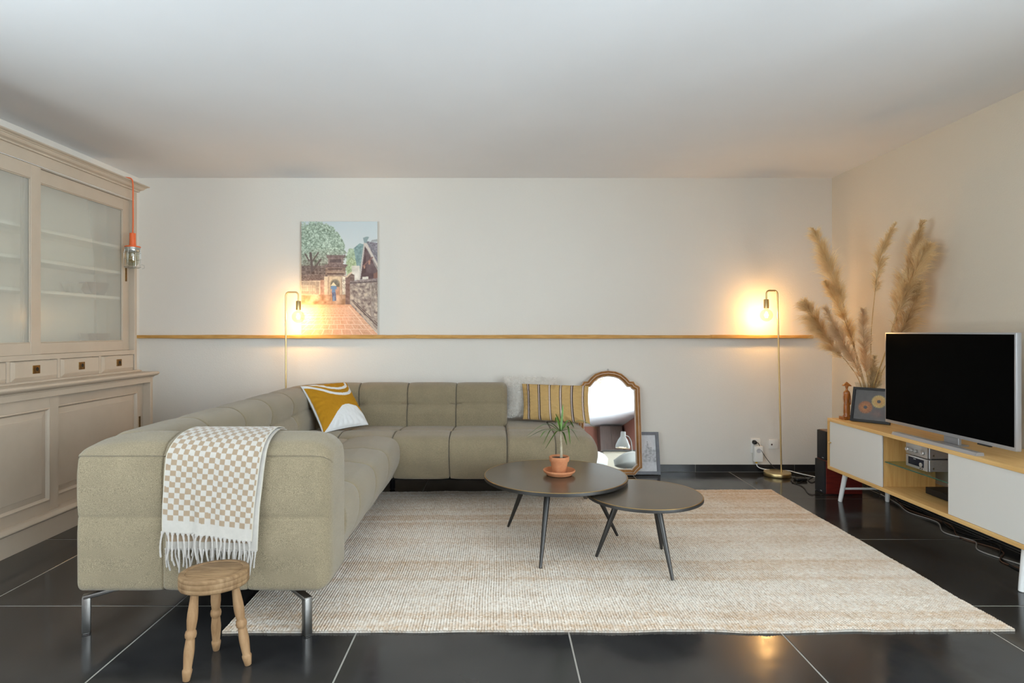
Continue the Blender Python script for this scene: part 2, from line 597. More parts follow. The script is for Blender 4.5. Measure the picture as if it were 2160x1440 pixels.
m_sofa = two_tone_fabric('olive_weave', (90, 79, 60), (164, 149, 121), 760, 0.0020, stretch=(1.5, 1.5, 0.8))
m_steel = M('brushed_steel', (176, 172, 166), 0.28, 1.0)
m_legsteel = M('satin_steel_leg', (138, 135, 131), 0.38, 1.0)
m_under = M('black_underlining', (14, 14, 15), 0.9)

sofa = thing('corner_sofa', 'olive green tufted corner sofa facing the two round tables', 'sofa', (-0.6, 3.7, 0))

# backrest: one padded run along the left side, round the corner and along the back wall
BX, BY, BR = -1.35, 4.74, 0.25
bl0 = 2.50
LA = (BY - BR) - bl0; LARC = BR * PI / 2; XE = 0.075; LB = XE - (BX + BR)
def back_path(s):
    if s < LA:
        return (BX, bl0 + s), (-1, 0)
    if s < LA + LARC:
        a = (s - LA) / BR
        n = (-math.cos(a), math.sin(a))
        return (BX + BR + n[0] * BR, BY - BR + n[1] * BR), n
    return (BX + BR + (s - LA - LARC), BY), (0, 1)
back_prof = fillet([(0.0, .20, .02), (0.0, .44, 0), (-.005, .56, .1), (.035, .74, .10), (.10, .788, .12), (.22, .788, .12), (.305, .72, .08), (.305, .19, .03)])
bseams = [2.93 - bl0, 3.32 - bl0, 3.71 - bl0, 4.10 - bl0, LA, LA + LARC, LA + LARC + .385, LA + LARC + .77]
s_split = LA + LARC / 2
gb = tufted(back_path, LA + LARC + LB, back_prof, bseams, [((0.0, .635), .8)], e0=0.04, e1=0.045, puff=.006, depth=.015)
obj('backrest', gb, m_sofa, sofa, smooth=True, angle=80)

# armrest closing the near end
AY0 = 2.375
arm_prof = fillet([(0.005, .172, .03), (0.0, .715, .015), (.045, .760, .06), (.14, .790, .1), (.24, .765, .08), (.285, .70, .05), (.285, .172, .03)], .008)
AXL, AXR = -1.665, -0.662
ga = tufted(lambda s: ((AXL + s, AY0), (0, 1)), AXR - AXL, arm_prof, [.345, .675], [((0.0, .47), .5), ((0.002, .704), .8)], e0=0.022, e1=0.06, depth=.004, puff=.004, puckers=False,
            zmod=(.712, lambda s: math.sqrt(max(0, 1 - (max(0, .26 - s) / .27) ** 2)) * math.sqrt(max(0, 1 - (max(0, s - (AXR - AXL) + .12) / .13) ** 2))))
obj('armrest', ga, m_sofa, sofa, smooth=True, angle=80)

# seats
seat_prof = fillet([(-.02, .175, 0), (.615, .175, .05), (.695, .33, .22), (.680, .475, .11), (.52, .497, .12), (.30, .480, .2), (-.02, .455, 0)])
gl = tufted(lambda s: ((BX, 2.63 + s), (1, 0)), 4.13 - 2.63, seat_prof, [2.93 - 2.63, 3.32 - 2.63, 3.71 - 2.63], [((.34, .483), .7)], e0=0.02, e1=0.05, depth=.018, puff=.010)
obj('seat', gl, m_sofa, sofa, smooth=True, angle=80)
gm = tufted(lambda s: ((-1.36 + s, 4.79), (0, -1)), 0.0626 + 1.36, seat_prof, [-1.10 + 1.36, -.725 + 1.36, -.333 + 1.36], [((.34, .483), .7)], e0=0.02, e1=0.025, depth=.016, puff=.007)
obj('seat', gm, m_sofa, sofa, smooth=True, angle=80)
end_prof = fillet([(-.24, .175, .04), (.615, .175, .05), (.695, .33, .22), (.680, .475, .11), (.52, .497, .12), (.30, .485, .2), (-.15, .475, .1), (-.24, .42, .05)])
ge = tufted(lambda s: ((0.064 + s, 4.79), (0, -1)), 0.70 - 0.064, end_prof, [.33], [((.30, .485), .7)], e0=0.025, e1=0.13, depth=.012, puff=.006)
obj('seat', ge, m_sofa, sofa, smooth=True, angle=80)
# dark frame under the upholstery
g = G().box(-1.60, -.80, 2.46, 4.95, .150, .19).box(-1.60, .60, 4.28, 4.95, .150, .19)
obj('underframe', g, m_under, sofa)

def bent_leg(x, y, dx, dy, z0=.0015):
    g = G()
    d = Vector((dx, dy, 0)).normalized(); s = Vector((-d.y, d.x, 0))
    m = Matrix(((d.x, s.x, 0, x), (d.y, s.y, 0, y), (0, 0, 1, 0), (0, 0, 0, 1)))
    g.box(-.012, .018, -.016, .016, z0 + .003, .150, .004, 2, mat=m)
    m2 = m @ Matrix.Translation((0, 0, .138)) @ Matrix.Rotation(-math.radians(7), 4, 'Y')
    g.box(-.008, .24, -.016, .016, 0, .016, .003, 2, mat=m2)
    g.box(-.008, .014, -.012, .012, z0, z0 + .006, mat=m)
    return g
obj('leg', bent_leg(-1.640, 2.405, 1, .55), m_legsteel, sofa, smooth=True)
obj('leg', bent_leg(-.752, 2.388, -1, .9), m_legsteel, sofa, smooth=True)
obj('leg', bent_leg(.63, 4.30, -1, .6, .012), m_legsteel, sofa, smooth=True)
obj('leg', bent_leg(-.80, 4.60, -.4, .4), M('black_metal', (24, 24, 25), 0.4, 0.6), sofa, smooth=True)
obj('leg', bent_leg(-1.60, 4.90, .7, -.7), m_legsteel, sofa, smooth=True)
obj('leg', bent_leg(.63, 4.92, -1, -.6), m_legsteel, sofa, smooth=True)

# ------------------------------------------------------------------ rug
RX0, RX1, RY0, RY1 = -1.095, 2.065, 2.41, 4.56
m_rug = M('jute_loops', rough=0.95, spec=0.1, attr='paint', bump=(700, 0.5, 0.002))
def rug():
    pc, pr = 0.0120, 0.0105
    nc = int((RX1 - RX0) / pc); nr = int((RY1 - RY0) / pr)
    nu, nv = nc * 4 + 1, nr * 3 + 1
    x = np.linspace(RX0, RX1, nu)[:, None] * np.ones((1, nv)); y = np.linspace(RY0, RY1, nv)[None] * np.ones((nu, 1))
    ci = (np.arange(nu) / 4.0)[:, None]; ri = (np.arange(nv) / 3.0)[None]
    # chain-stitch columns whose stitches lean, each loop a little different
    wav = (vnoise((nu, nv), 70, 3, 2) - .5) * 0.6
    colw = 0.25 + 0.75 * np.abs(np.cos(PI * (ci + wav))) ** 0.8
    r = np.random.default_rng(5)
    phase = np.repeat(r.random(nc + 1), 4)[:nu][:, None]
    st = 0.5 + 0.5 * np.cos(2 * PI * (ri + 0.35 * np.cos(PI * (ci % 1)) + phase * .25))
    h = np.clip(colw * (0.5 + 0.5 * st) + 0.35 * (np.repeat(np.repeat(r.random((nc + 1, nr + 1)), 4, 0), 3, 1)[:nu, :nv] - .5), 0, 1)
    lump = vnoise((nu, nv), 14, 9, 2)
    z = 0.005 + 0.0065 * h + 0.003 * (lump - .5)
    # colour: cream and straw yarns in bands across the rug
    band = vnoise((nu, nv), 60, 21, 3) * .35 + np.interp(np.arange(nv), np.linspace(0, nv, 60), np.random.default_rng(8).random(60))[None] * .65
    fleck = np.random.default_rng(4).random((nc + 1, nr + 1))
    fl = np.repeat(np.repeat(fleck, 4, 0), 3, 1)[:nu, :nv]
    far = np.clip((y - RY0) / (RY1 - RY0), 0, 1)
    right = np.clip((x - 0.6) / 1.4, 0, 1)
    straw = np.clip(0.18 + 0.85 * (band - .45) + 0.42 * (fl - .5) + 0.12 * right * far + 0.30 * np.exp(-((y - RY1) / .35) ** 2) * (0.4 + 0.6 * right), 0, 1)
    cream = np.array(slin((236, 227, 214))); tan = np.array(slin((196, 155, 108))); gap = np.array(slin((150, 122, 90)))
    c = cream * (1 - straw[..., None]) + tan * straw[..., None]
    k = np.clip((0.55 - h) / 0.5, 0, 1)[..., None] * 0.8
    c = c * (1 - k) + gap * k
    # slightly wavy outline
    ex = (vnoise((nu, nv), 90, 31, 2)[0] - .5) * .016; ey = (vnoise((nu, nv), 90, 33, 2)[:, 0] - .5) * .026
    fx = ((x - RX0) / (RX1 - RX0)); fy = (y - RY0) / (RY1 - RY0)
    x = x + ex[None] * fx; y = y + ey[:, None] * (1 - fy) + (vnoise((nu, nv), 60, 35, 2)[:, -1] - .5)[:, None] * .02 * fy
    y = y + (fx - .5) * .012 * (1 - fy) - fy * .075 * (1 - fx) ** 1.5
    P = np.stack([x, y, z], -1)
    V = P.reshape(-1, 3); Q = gridfaces(nu, nv)
    # turned-down border so that the rug has thickness
    idx = np.arange(nu * nv).reshape(nu, nv)
    loop = np.concatenate([idx[:, 0], idx[-1, 1:], idx[-2::-1, -1], idx[0, -2:0:-1]])
    low = V[loop].copy(); low[:, 2] = 0.0008
    o = len(V)
    kk = np.arange(len(loop)); nx = np.roll(kk, -1)
    Q2 = np.stack([loop[kk], loop[nx], o + nx, o + kk], 1)
    C = c.reshape(-1, 3)
    return np.vstack([V, low]), np.vstack([Q, Q2]), np.vstack([C, C[loop] * .55])
rv, rq, rc = rug()
o = big_mesh('jute_rug', rv, rq, m_rug, colors=rc, origin=(0.485, 3.485, 0))
tag(o, 'large cream and straw looped jute rug lying on the black tiles', 'rug')

# ------------------------------------------------------------------ round tables
m_ttop = M('bronzed_metal', (104, 94, 81), 0.25, 0.7, var=(5, (116, 105, 90), None), bump=(30, .03, .002))
m_trim = M('brass_edge', (168, 136, 84), 0.35, 1.0)
m_tdark = M('gunmetal', (66, 64, 62), 0.42, 0.7)
def round_table(name, label, c, R, zt, th, feet, ra, zrug=0.010):
    t = thing(name, label, 'table', (c[0], c[1], 0))
    g = G().lathe((c[0], c[1], 0), [(0.001, zt - .0012), (R * .6, zt - .0012), (R - .006, zt - .0012), (R - .006, zt - .003), (R - .02, zt - .0034), (.001, zt - .0034)], 96)
    obj('table_top', g, m_ttop, t, smooth=True)
    g = G().lathe((c[0], c[1], 0), [(R - .006, zt - .0025), (R - .0045, zt - .0006), (R - .0015, zt - .0008), (R, zt - .003), (R - .006, zt - .003)], 96)
    obj('edge_trim', g, m_trim, t, smooth=True)
    g = G().lathe((c[0], c[1], 0), [(.001, zt - .0035), (R - .0005, zt - .0035), (R, zt - .006), (R, zt - th), (R - .006, zt - th - .003), (.001, zt - th - .003)], 96)
    obj('rim', g, m_tdark, t, smooth=True)
    for fx, fy in feet:
        d = Vector((fx - c[0], fy - c[1], 0)).normalized()
        top = Vector((c[0], c[1], zt - th - .001)) + d * ra
        foot = Vector((fx, fy, zrug))
        ax = top - foot
        ln = ax.length
        g = G().lathe(foot, [(.0045, 0), (.0075, .001), (.0085, .02), (.013, ln * .5), (.0165, ln * .85), (.0175, ln)], 18, axis=ax)
        g.lathe((top.x, top.y, zt - th - .006), [(.03, 0), (.03, .005)], 18)
        obj('leg', g, m_tdark, t, smooth=True)
    return t
round_table('round_table', 'larger round bronzed metal coffee table carrying the potted plant', (.325, 3.417), .402, .394, .019,
            [(.063, 3.687), (.214, 3.038), (.6975, 3.525)], .2)
round_table('round_table', 'smaller lower round coffee table tucked under the edge of the larger one', (.757, 3.133), .296, .364, .017,
            [(.5206, 3.196), (.837, 2.892), (.898, 3.312)], .12)

# ------------------------------------------------------------------ potted dragon plant and its saucer
px_, py_, pz_ = .346, 3.405, .394
m_terracotta = M('terracotta', (190, 130, 92), 0.75, spec=0.2, var=(25, (176, 114, 78), None))
m_soil = M('soil', (70, 54, 44), 0.95, bump=(120, .8, .006))
g = G().lathe((px_, py_, pz_), [(.001, .0015), (.062, .0015), (.068, 0), (.074, .006), (.077, .012), (.087, .017), (.091, .026), (.089, .030), (.084, .028), (.074, .011), (.05, .009), (.001, .009)], 56)
tag(obj('pot_saucer', g, m_terracotta, smooth=True, angle=60), 'round terracotta saucer under the plant pot on the coffee table', 'saucer')
pot = thing('potted_plant', 'slim dragon plant with thin green leaves in a terracotta pot', 'plant', (px_, py_, pz_ + .0092))
zb = pz_ + .0092
g = G().lathe((px_, py_, zb), [(.001, 0), (.035, 0), (.037, .003), (.049, .068), (.0545, .068), (.0555, .071), (.0565, .092), (.0545, .095), (.050, .094), (.047, .080), (.001, .080)], 48)
obj('pot', g, m_terracotta, pot, smooth=True, angle=50)
g = G().lathe((px_, py_, zb), [(.048, .078), (.048, .084), (.03, .087), (.001, .086)], 30)
obj('soil', g, m_soil, pot, smooth=True)
tk = [at(1184, 966, py_), at(1184, 952, py_), at(1183.3, 936, py_), at(1182.6, 922, py_), at(1182.4, 909, py_)]
g = G().tube(spline(tk, 5), .0085, 12, taper=np.interp(np.linspace(0, 1, 21), [0, .6, .65, .7, 1], [1.0, .78, .95, .72, .62]))
obj('stem', g, M('pale_bark', (178, 166, 142), 0.8, var=(60, (132, 118, 96), (1, 1, .4)), bump=(90, .5, .002, (1, 1, 3))), pot, smooth=True)
m_leaf = M('dragon_leaf', (92, 128, 44), 0.4, var=(40, (70, 98, 46), None))
crown = at(1182.4, 909, py_)
leaves = [((1150, 894), (1110, 920), -.05, 4.5), ((1148, 905), (1112, 923), .06, 5), ((1152, 908), (1139, 923), -.12, 3.2),
          ((1163, 905), (1145, 938), .10, 4), ((1172, 912), (1149.5, 947), .14, 4.5), ((1189, 914), (1196, 939), .13, 4),
          ((1197, 898), (1203, 936), .06, 4), ((1205, 905), (1223, 934), .02, 3.6), ((1222, 886), (1260, 904), -.08, 4.2),
          ((1185, 884), (1187.5, 852), .03, 5), ((1178, 886), (1172, 872), -.12, 3.4), ((1199, 886), (1211, 902), .12, 5),
          ((1200, 904), (1217, 910), -.10, 3.6), ((1174, 880), (1171, 892), .08, 3.5), ((1165, 893), (1155, 892), -.15, 3)]
for mid, tip, dy, w in leaves:
    A = crown; Bm = at(mid[0], mid[1], py_ + dy * .55); Cc = at(tip[0], tip[1], py_ + dy)
    C = spline([A, Bm, Cc], 7)
    n = len(C); wid = w * .00125 * np.sin(np.clip(np.linspace(.18, 1, n), 0, 1) * PI) ** .6 + .0004
    g = G(); P = []
    for i in range(n):
        t = C[min(i + 1, n - 1)] - C[max(i - 1, 0)]
        s = np.cross(t, [0, 0, 1.0]); s = s + np.array([1e-4, 0, 0]); s /= np.linalg.norm(s)
        upv = np.cross(s, t); upv /= np.linalg.norm(upv)
        if abs(t[2]) > 2.5 * np.hypot(t[0], t[1]):
            s = np.array([1.0, 0, 0]); upv = np.array([0, -1.0, 0])
        P.append([C[i] - s * wid[i], C[i] - upv * wid[i] * .35, C[i] + s * wid[i], C[i] + upv * .0006])
    g.loft([[tuple(q) for q in r] for r in P])
    obj('leaf', g, m_leaf, pot, smooth=True, angle=60)

# ------------------------------------------------------------------ three-legged stool
m_stool = M('pale_worn_wood', (128, 96, 64), 0.65, spec=0.25, wood=((156, 124, 90), 22, (1.0, 3.5, .35)), bump=(60, .25, .002, (1, 3, .4)))
m_stool_top = M('worn_wood_seat', (112, 85, 57), 0.6, spec=0.25, wood=((146, 118, 86), 14, (1, 6, 1)), bump=(60, .3, .002, (1, 6, 1)))
sx_, sy_ = -1.018, 2.172
st = thing('wooden_stool', 'small worn three legged wooden stool with an oval seat before the sofa arm', 'stool', (sx_, sy_, 0))
rzs = math.radians(24)
zt = .345
g = G().lathe((sx_, sy_, 0), [(.001, zt - .001), (.105, zt - .001), (.107, zt - .0025), (.110, zt - .0025), (.112, zt), (.129, zt - .0005), (.133, zt - .003), (.1345, zt - .008), (.1345, zt - .015), (.1335, zt - .0162), (.1345, zt - .0175), (.1345, zt - .034), (.1335, zt - .0352), (.1345, zt - .0365), (.134, zt - .046), (.131, zt - .0505), (.124, zt - .052), (.001, zt - .052)], 64, .87, .76, rz=rzs)
obj('seat', g, m_stool_top, st, smooth=True, angle=50)
lp = [(.011, 0), (.014, .002), (.0195, .030), (.020, .036), (.0175, .039), (.0165, .042), (.0205, .085), (.021, .10), (.018, .134), (.0165, .138), (.0215, .143), (.0235, .153), (.0215, .163), (.0165, .168), (.018, .172), (.0215, .20), (.021, .225), (.0165, .275), (.0150, .30)]
for fx, fy, tx, ty in ((-1.069, 2.074, -1.058, 2.112), (-.898, 2.176, -.945, 2.172), (-1.061, 2.278, -1.042, 2.232)):
    ax = Vector((tx - fx, ty - fy, zt - .050)); k = ax.length / .298
    g = G().lathe((fx, fy, .0005), [(r * .82, h * k) for r, h in lp], 24, axis=ax)
    obj('leg', g, m_stool, st, smooth=True, angle=60)

# ------------------------------------------------------------------ checked blanket over the arm
m_blanket = M('soft_wool', rough=0.95, spec=0.1, sheen=0.3, attr='paint', bump=(500, .35, .002))
m_fringe = M('wool_fringe', (180, 173, 165), 0.95, sheen=0.3, bump=(300, .5, .003))
bl = thing('throw_blanket', 'beige and white checked wool throw hanging over the sofa arm', 'blanket', (-1.1, AY0 - .02, .26))
def arm_curve(off):
    """line over the arm from its inner edge to down the front, offset outwards"""
    top = [(AY0 + .255, .765), (AY0 + .20, .778), (AY0 + .14, .787), (AY0 + .08, .778), (AY0 + .035, .757), (AY0 + .006, .722), (AY0 - .002, .68), (AY0 - .003, .60), (AY0 - .003, .50), (AY0 - .002, .40), (AY0 - .001, .30)]
    C = spline([(y, z, 0) for y, z in top], 10)[:, :2]
    t = np.gradient(C, axis=0); n = np.stack([t[:, 1], -t[:, 0]], 1); n /= np.linalg.norm(n, axis=1)[:, None]
    n *= np.sign(n[60, 0]) * -1
    C = C + n * off
    s = np.concatenate([[0], np.cumsum(np.linalg.norm(np.diff(C, axis=0), axis=1))])
    return s, C, n
def blanket_layer(off, len_l, len_r, xl, xr, phase, solid=False):
    s, C, n = arm_curve(off)
    nu, nv = 150, 200
    u = np.linspace(0, 1, nu)[:, None]; v = np.linspace(0, 1, nv)[None]
    Ls = len_l + (len_r - len_l) * u
    S = 0.02 + v * (Ls - 0.02)
    sv = np.broadcast_to(S, (nu, nv))
    y = np.interp(sv, s, C[:, 0]); z = np.interp(sv, s, C[:, 1])
    ny = np.interp(sv, s, n[:, 0]); nz = np.interp(sv, s, n[:, 1])
    XLs = np.interp(sv, [0, .16, .30, .50, .75], xl); XRs = np.interp(sv, [0, .16, .30, .50, .75], xr)
    x = XLs + (XRs - XLs) * u
    hang = np.clip((sv - .26) / .3, 0, 1)
    fold = .006 * np.sin(u * 9 + .4) + .010 * np.exp(-((u - .27 - .05 * hang) / .05) ** 2) * -1 + .009 * np.exp(-((u - .42) / .07) ** 2) + .003 * np.sin(u * 21 + .8)
    e = .009 * hang + hang * fold + .0015
    e = np.maximum(e, .0004)
    P = np.stack([x, y + ny * e, z + nz * e], -1)
    d = Ls - sv                                    # distance from the hem
    wx = (u - .5) * .375
    cell = .0212
    A = np.floor((wx + .02 * 0 + 10) / cell).astype(int); B = np.floor((d - .048) / cell).astype(int)
    chk = (A + B) % 2 == 0
    white = slin((176, 170, 161)); beige = slin((146, 126, 103)); rim = slin((184, 176, 160))
    c = np.where(chk[..., None], beige, white)
    c = np.where((d < .048)[..., None], white, c)
    if solid:
        c = np.where((d < .03)[..., None], white, beige * np.ones((nu, nv, 1)))
        c = np.where(((d > .10) | (u > .9))[..., None], white * .93, c)
    c = np.where(((u < .012) | (u > .988))[..., None] & np.ones((nu, nv, 1), bool), rim, c)
    c = c * (0.94 + .12 * vnoise((nu, nv), 5, 77, 2))[..., None]
    return P, c
def add_layer(name, P, c, th=.0035):
    nu, nv = P.shape[:2]
    du = np.gradient(P, axis=0); dv = np.gradient(P, axis=1); nn = np.cross(du, dv); nn /= np.linalg.norm(nn, axis=2)[..., None] + 1e-9
    if nn[nu // 2, nv - 5, 1] > 0:
        nn = -nn
    Vv = np.vstack([(P).reshape(-1, 3), (P - nn * th).reshape(-1, 3)])
    Q = gridfaces(nu, nv); idx = np.arange(nu * nv).reshape(nu, nv)
    loop = np.concatenate([idx[:, 0], idx[-1, 1:], idx[-2::-1, -1], idx[0, -2:0:-1]]); o = nu * nv
    kk = np.roll(loop, -1)
    Qs = np.stack([loop, kk, o + kk, o + loop], 1)
    return big_mesh(name, Vv, np.vstack([Q, Q[:, ::-1] + o, Qs]), m_blanket, bl, colors=np.vstack([c.reshape(-1, 3)] * 2), origin=(-1.1, AY0, .3))
P2, c2 = blanket_layer(.007, .655, .665, [-1.235, -1.26, -1.285, -1.292, -1.293], [-.912, -.906, -.908, -.928, -.940], 1.7, True)
add_layer('lower_layer', P2, c2)
P1, c1 = blanket_layer(.015, .600, .640, [-1.235, -1.268, -1.294, -1.302, -1.303], [-.922, -.916, -.922, -.945, -.962], .4)
add_layer('upper_layer', P1, c1)
rf = random.Random(3)
def tassels(P, count, ln, dyo, us=None):
    nu = P.shape[0]
    for k in range(count):
        u = us[k] if us else (k + .5) / count
        p = P[min(nu - 1, int(u * (nu - 1))), -1]
        L_ = ln * rf.uniform(.8, 1.2)
        sway = rf.uniform(-.012, .012); w2 = rf.uniform(-.006, .006)
        pts = [p + np.array([0, dyo, .004]), p + np.array([w2, dyo - .002, -.25 * L_]), p + np.array([sway * .5 + w2, dyo - .001, -.62 * L_]), p + np.array([sway, dyo + .001, -L_])]
        C = spline(pts, 5)
        nn = len(C); tp = np.interp(np.linspace(0, 1, nn), [0, .12, .3, .85, .93, 1], [2.1, 1.3, .95, .95, 1.25, .7])
        tp = tp * (1 + .12 * np.sin(np.arange(nn) * 2.2))
        obj('tassel', G().tube(C, .0033, 7, tp), m_fringe, bl, smooth=True)
tassels(P2, 30, .080, 0)
tassels(P1, 19, .092, -.004)

# ------------------------------------------------------------------ cushions
def cushion(name, label, corners, th, mat, paint=None, N_=90, wrinkle=.004, seed=1, pinch=.06, piping=None, back_col=None):
    """corners BL, BR, TR, TL in space; paint(u, v) -> colour (v up)"""
    BL, BR, TR, TL = [np.array(c, float) for c in corners]
    u = np.linspace(0, 1, N_)[:, None] * np.ones((1, N_)); v = u.T.copy()
    # edges pulled in between the corners
    uu = .5 + (u - .5) * (1 - pinch * (1 - (2 * v - 1) ** 2)); vv = .5 + (v - .5) * (1 - pinch * (1 - (2 * u - 1) ** 2))
    W = lambda a, b: (BL * ((1 - a) * (1 - b))[..., None] + BR * (a * (1 - b))[..., None] + TR * (a * b)[..., None] + TL * ((1 - a) * b)[..., None])
    nrm = np.cross(BR - BL, TL - BL); nrm /= np.linalg.norm(nrm)
    prof = ((1 - (2 * u - 1) ** 2) * (1 - (2 * v - 1) ** 2)) ** .42
    wr = (vnoise((N_, N_), 16, seed, 3) - .5) * wrinkle * 2
    rad = np.minimum(np.minimum(u, 1 - u), np.minimum(v, 1 - v))
    ang = np.arctan2(v - .5, u - .5)
    wr = wr + wrinkle * 1.2 * np.exp(-((rad - .06) / .07) ** 2) * np.sin(ang * 26 + seed) * (prof > 0)
    hgt = prof * th / 2
    flat = W(uu, vv)
    Pf = flat + nrm * (hgt + wr * np.clip(prof * 1.5, 0, 1))[..., None]
    Pb = flat - nrm * (hgt * .9)[..., None]
    V = np.vstack([Pf.reshape(-1, 3), Pb.reshape(-1, 3)])
    Q = gridfaces(N_, N_)
    n2 = N_ * N_
    idx = np.arange(n2).reshape(N_, N_)
    loop = np.concatenate([idx[:, 0], idx[-1, 1:], idx[-2::-1, -1], idx[0, -2:0:-1]]); kk = np.roll(loop, -1)
    V[n2 + loop] -= nrm * .002
    Qs = np.stack([loop, kk, n2 + kk, n2 + loop], 1)
    col = None
    if paint is not None:
        cf = paint(u, v).reshape(-1, 3)
        cb = np.tile(back_col if back_col is not None else cf.mean(0), (n2, 1))
        col = np.vstack([cf, cb])
    lo = V.min(0)
    o = big_mesh(name, V, np.vstack([Q, Q[:, ::-1] + n2, Qs]), mat, colors=col, origin=(float(V[:, 0].mean()), float(V[:, 1].mean()), float(lo[2])))
    return tag(o, label, 'cushion')

m_printed = M('printed_cotton', rough=0.9, spec=0.1, attr='paint', bump=(600, .3, .001))
def polydist(u, v, pts):
    C = spline([(a, b, 0) for a, b in pts], 6)[:, :2]
    d = np.full(u.shape, 9.0)
    for p, q in zip(C[:-1], C[1:]):
        w = q - p; t = np.clip(((u - p[0]) * w[0] + (v - p[1]) * w[1]) / (w @ w), 0, 1)
        d = np.minimum(d, np.hypot(u - p[0] - t * w[0], v - p[1] - t * w[1]))
    return d
def mustard(u, v):
    gold = slin((168, 120, 30)); wh = slin((214, 214, 213))
    c = np.tile(gold, (*u.shape, 1))
    vb = np.interp(u, [0, .1, .2255, .379, .529, .62, .708, .8595, .937, 1], [-.01, .05, .152, .2835, .385, .407, .404, .366, .293, .20])
    c[v < vb] = wh
    for pts in ([(.15, 1.0), (.30, .925), (.4645, .838), (.6157, .80), (.7666, .808), (.8856, .868), (.92, .95)],
                [(-.02, .96), (.105, .912), (.28, .80), (.45, .695), (.65, .645), (.835, .67), (.95, .765), (.985, .86)]):
        c[polydist(u, v, pts) < .030] = wh
    c[(u < .010) | (v > .992)] = wh * .92
    return c * (.95 + .1 * vnoise(u.shape, 8, 3, 2))[..., None]
cushion('mustard_cushion', 'mustard yellow cushion with white arcs leaning in the sofa corner',
        [(-1.215, 4.20, .492), (-.964, 4.508, .505), (-1.187, 4.73, .802), (-1.44, 4.415, .802)], .13, m_printed, mustard, 170, .003, 4, .05, back_col=slin((228, 226, 222)))
def stripes(u, v):
    base = slin((184, 152, 100)); c = np.tile(base, (*u.shape, 1))
    dk = slin((66, 58, 60)); lt = slin((208, 190, 178))
    for k in range(6):
        x0 = .095 + k * .166
        d = u - x0
        c[np.abs(d) < .019] = dk
        c[np.abs(d + .002) < .0075] = lt
    return c * (.94 + .12 * vnoise(u.shape, 5, 9, 2))[..., None]
cushion('striped_cushion', 'long tan cushion with thin dark stripes at the open sofa end', 
        [(.200, 4.80, .505), (.713, 4.665, .488), (.722, 4.795, .770), (.197, 4.925, .775)], .13, m_printed, stripes, 180, .005, 6, .035, back_col=slin((190, 155, 95)))
m_fur = M('white_fur', (236, 233, 227), 0.95, spec=0.05, sheen=.4, var=(45, (226, 221, 213), None))
fur = cushion('fluffy_cushion', 'fluffy off white fur cushion behind the striped one', 
        [(.070, 4.915, .500), (.500, 4.915, .500), (.495, 5.055, .812), (.052, 5.055, .822)], .16, m_fur, None, 70, .006, 8, .04)
def fur_tufts(o, count, seed):
    r = np.random.default_rng(seed); me = o.data
    n = len(me.vertices) // 2
    co = np.empty(len(me.vertices) * 3, np.float32); me.vertices.foreach_get('co', co); co = co.reshape(-1, 3)[:n]
    no = np.empty(len(me.vertices) * 3, np.float32); me.vertices.foreach_get('normal', no); no = no.reshape(-1, 3)[:n]
    k = r.integers(0, n, count); b = co[k] + r.normal(0, .003, (count, 3)); nn = no[k]
    L_ = r.uniform(.012, .028, count)[:, None]; lean = r.normal(0, .75, (count, 3)); lean[:, 2] -= .35
    tip = b + (nn + lean) / np.linalg.norm(nn + lean, axis=1)[:, None] * L_
    s = np.cross(tip - b, r.normal(0, 1, (count, 3))); s /= np.linalg.norm(s, axis=1)[:, None]
    w = .0012
    V = np.stack([b - s * w, b + s * w, tip], 1).reshape(-1, 3)
    Q = np.arange(count * 3).reshape(-1, 3)
    t = big_mesh('fur', V, Q, m_fur, None, smooth=False)
    t.parent = o; t['kind'] = 'stuff'
fur_tufts(fur, 16000, 2)

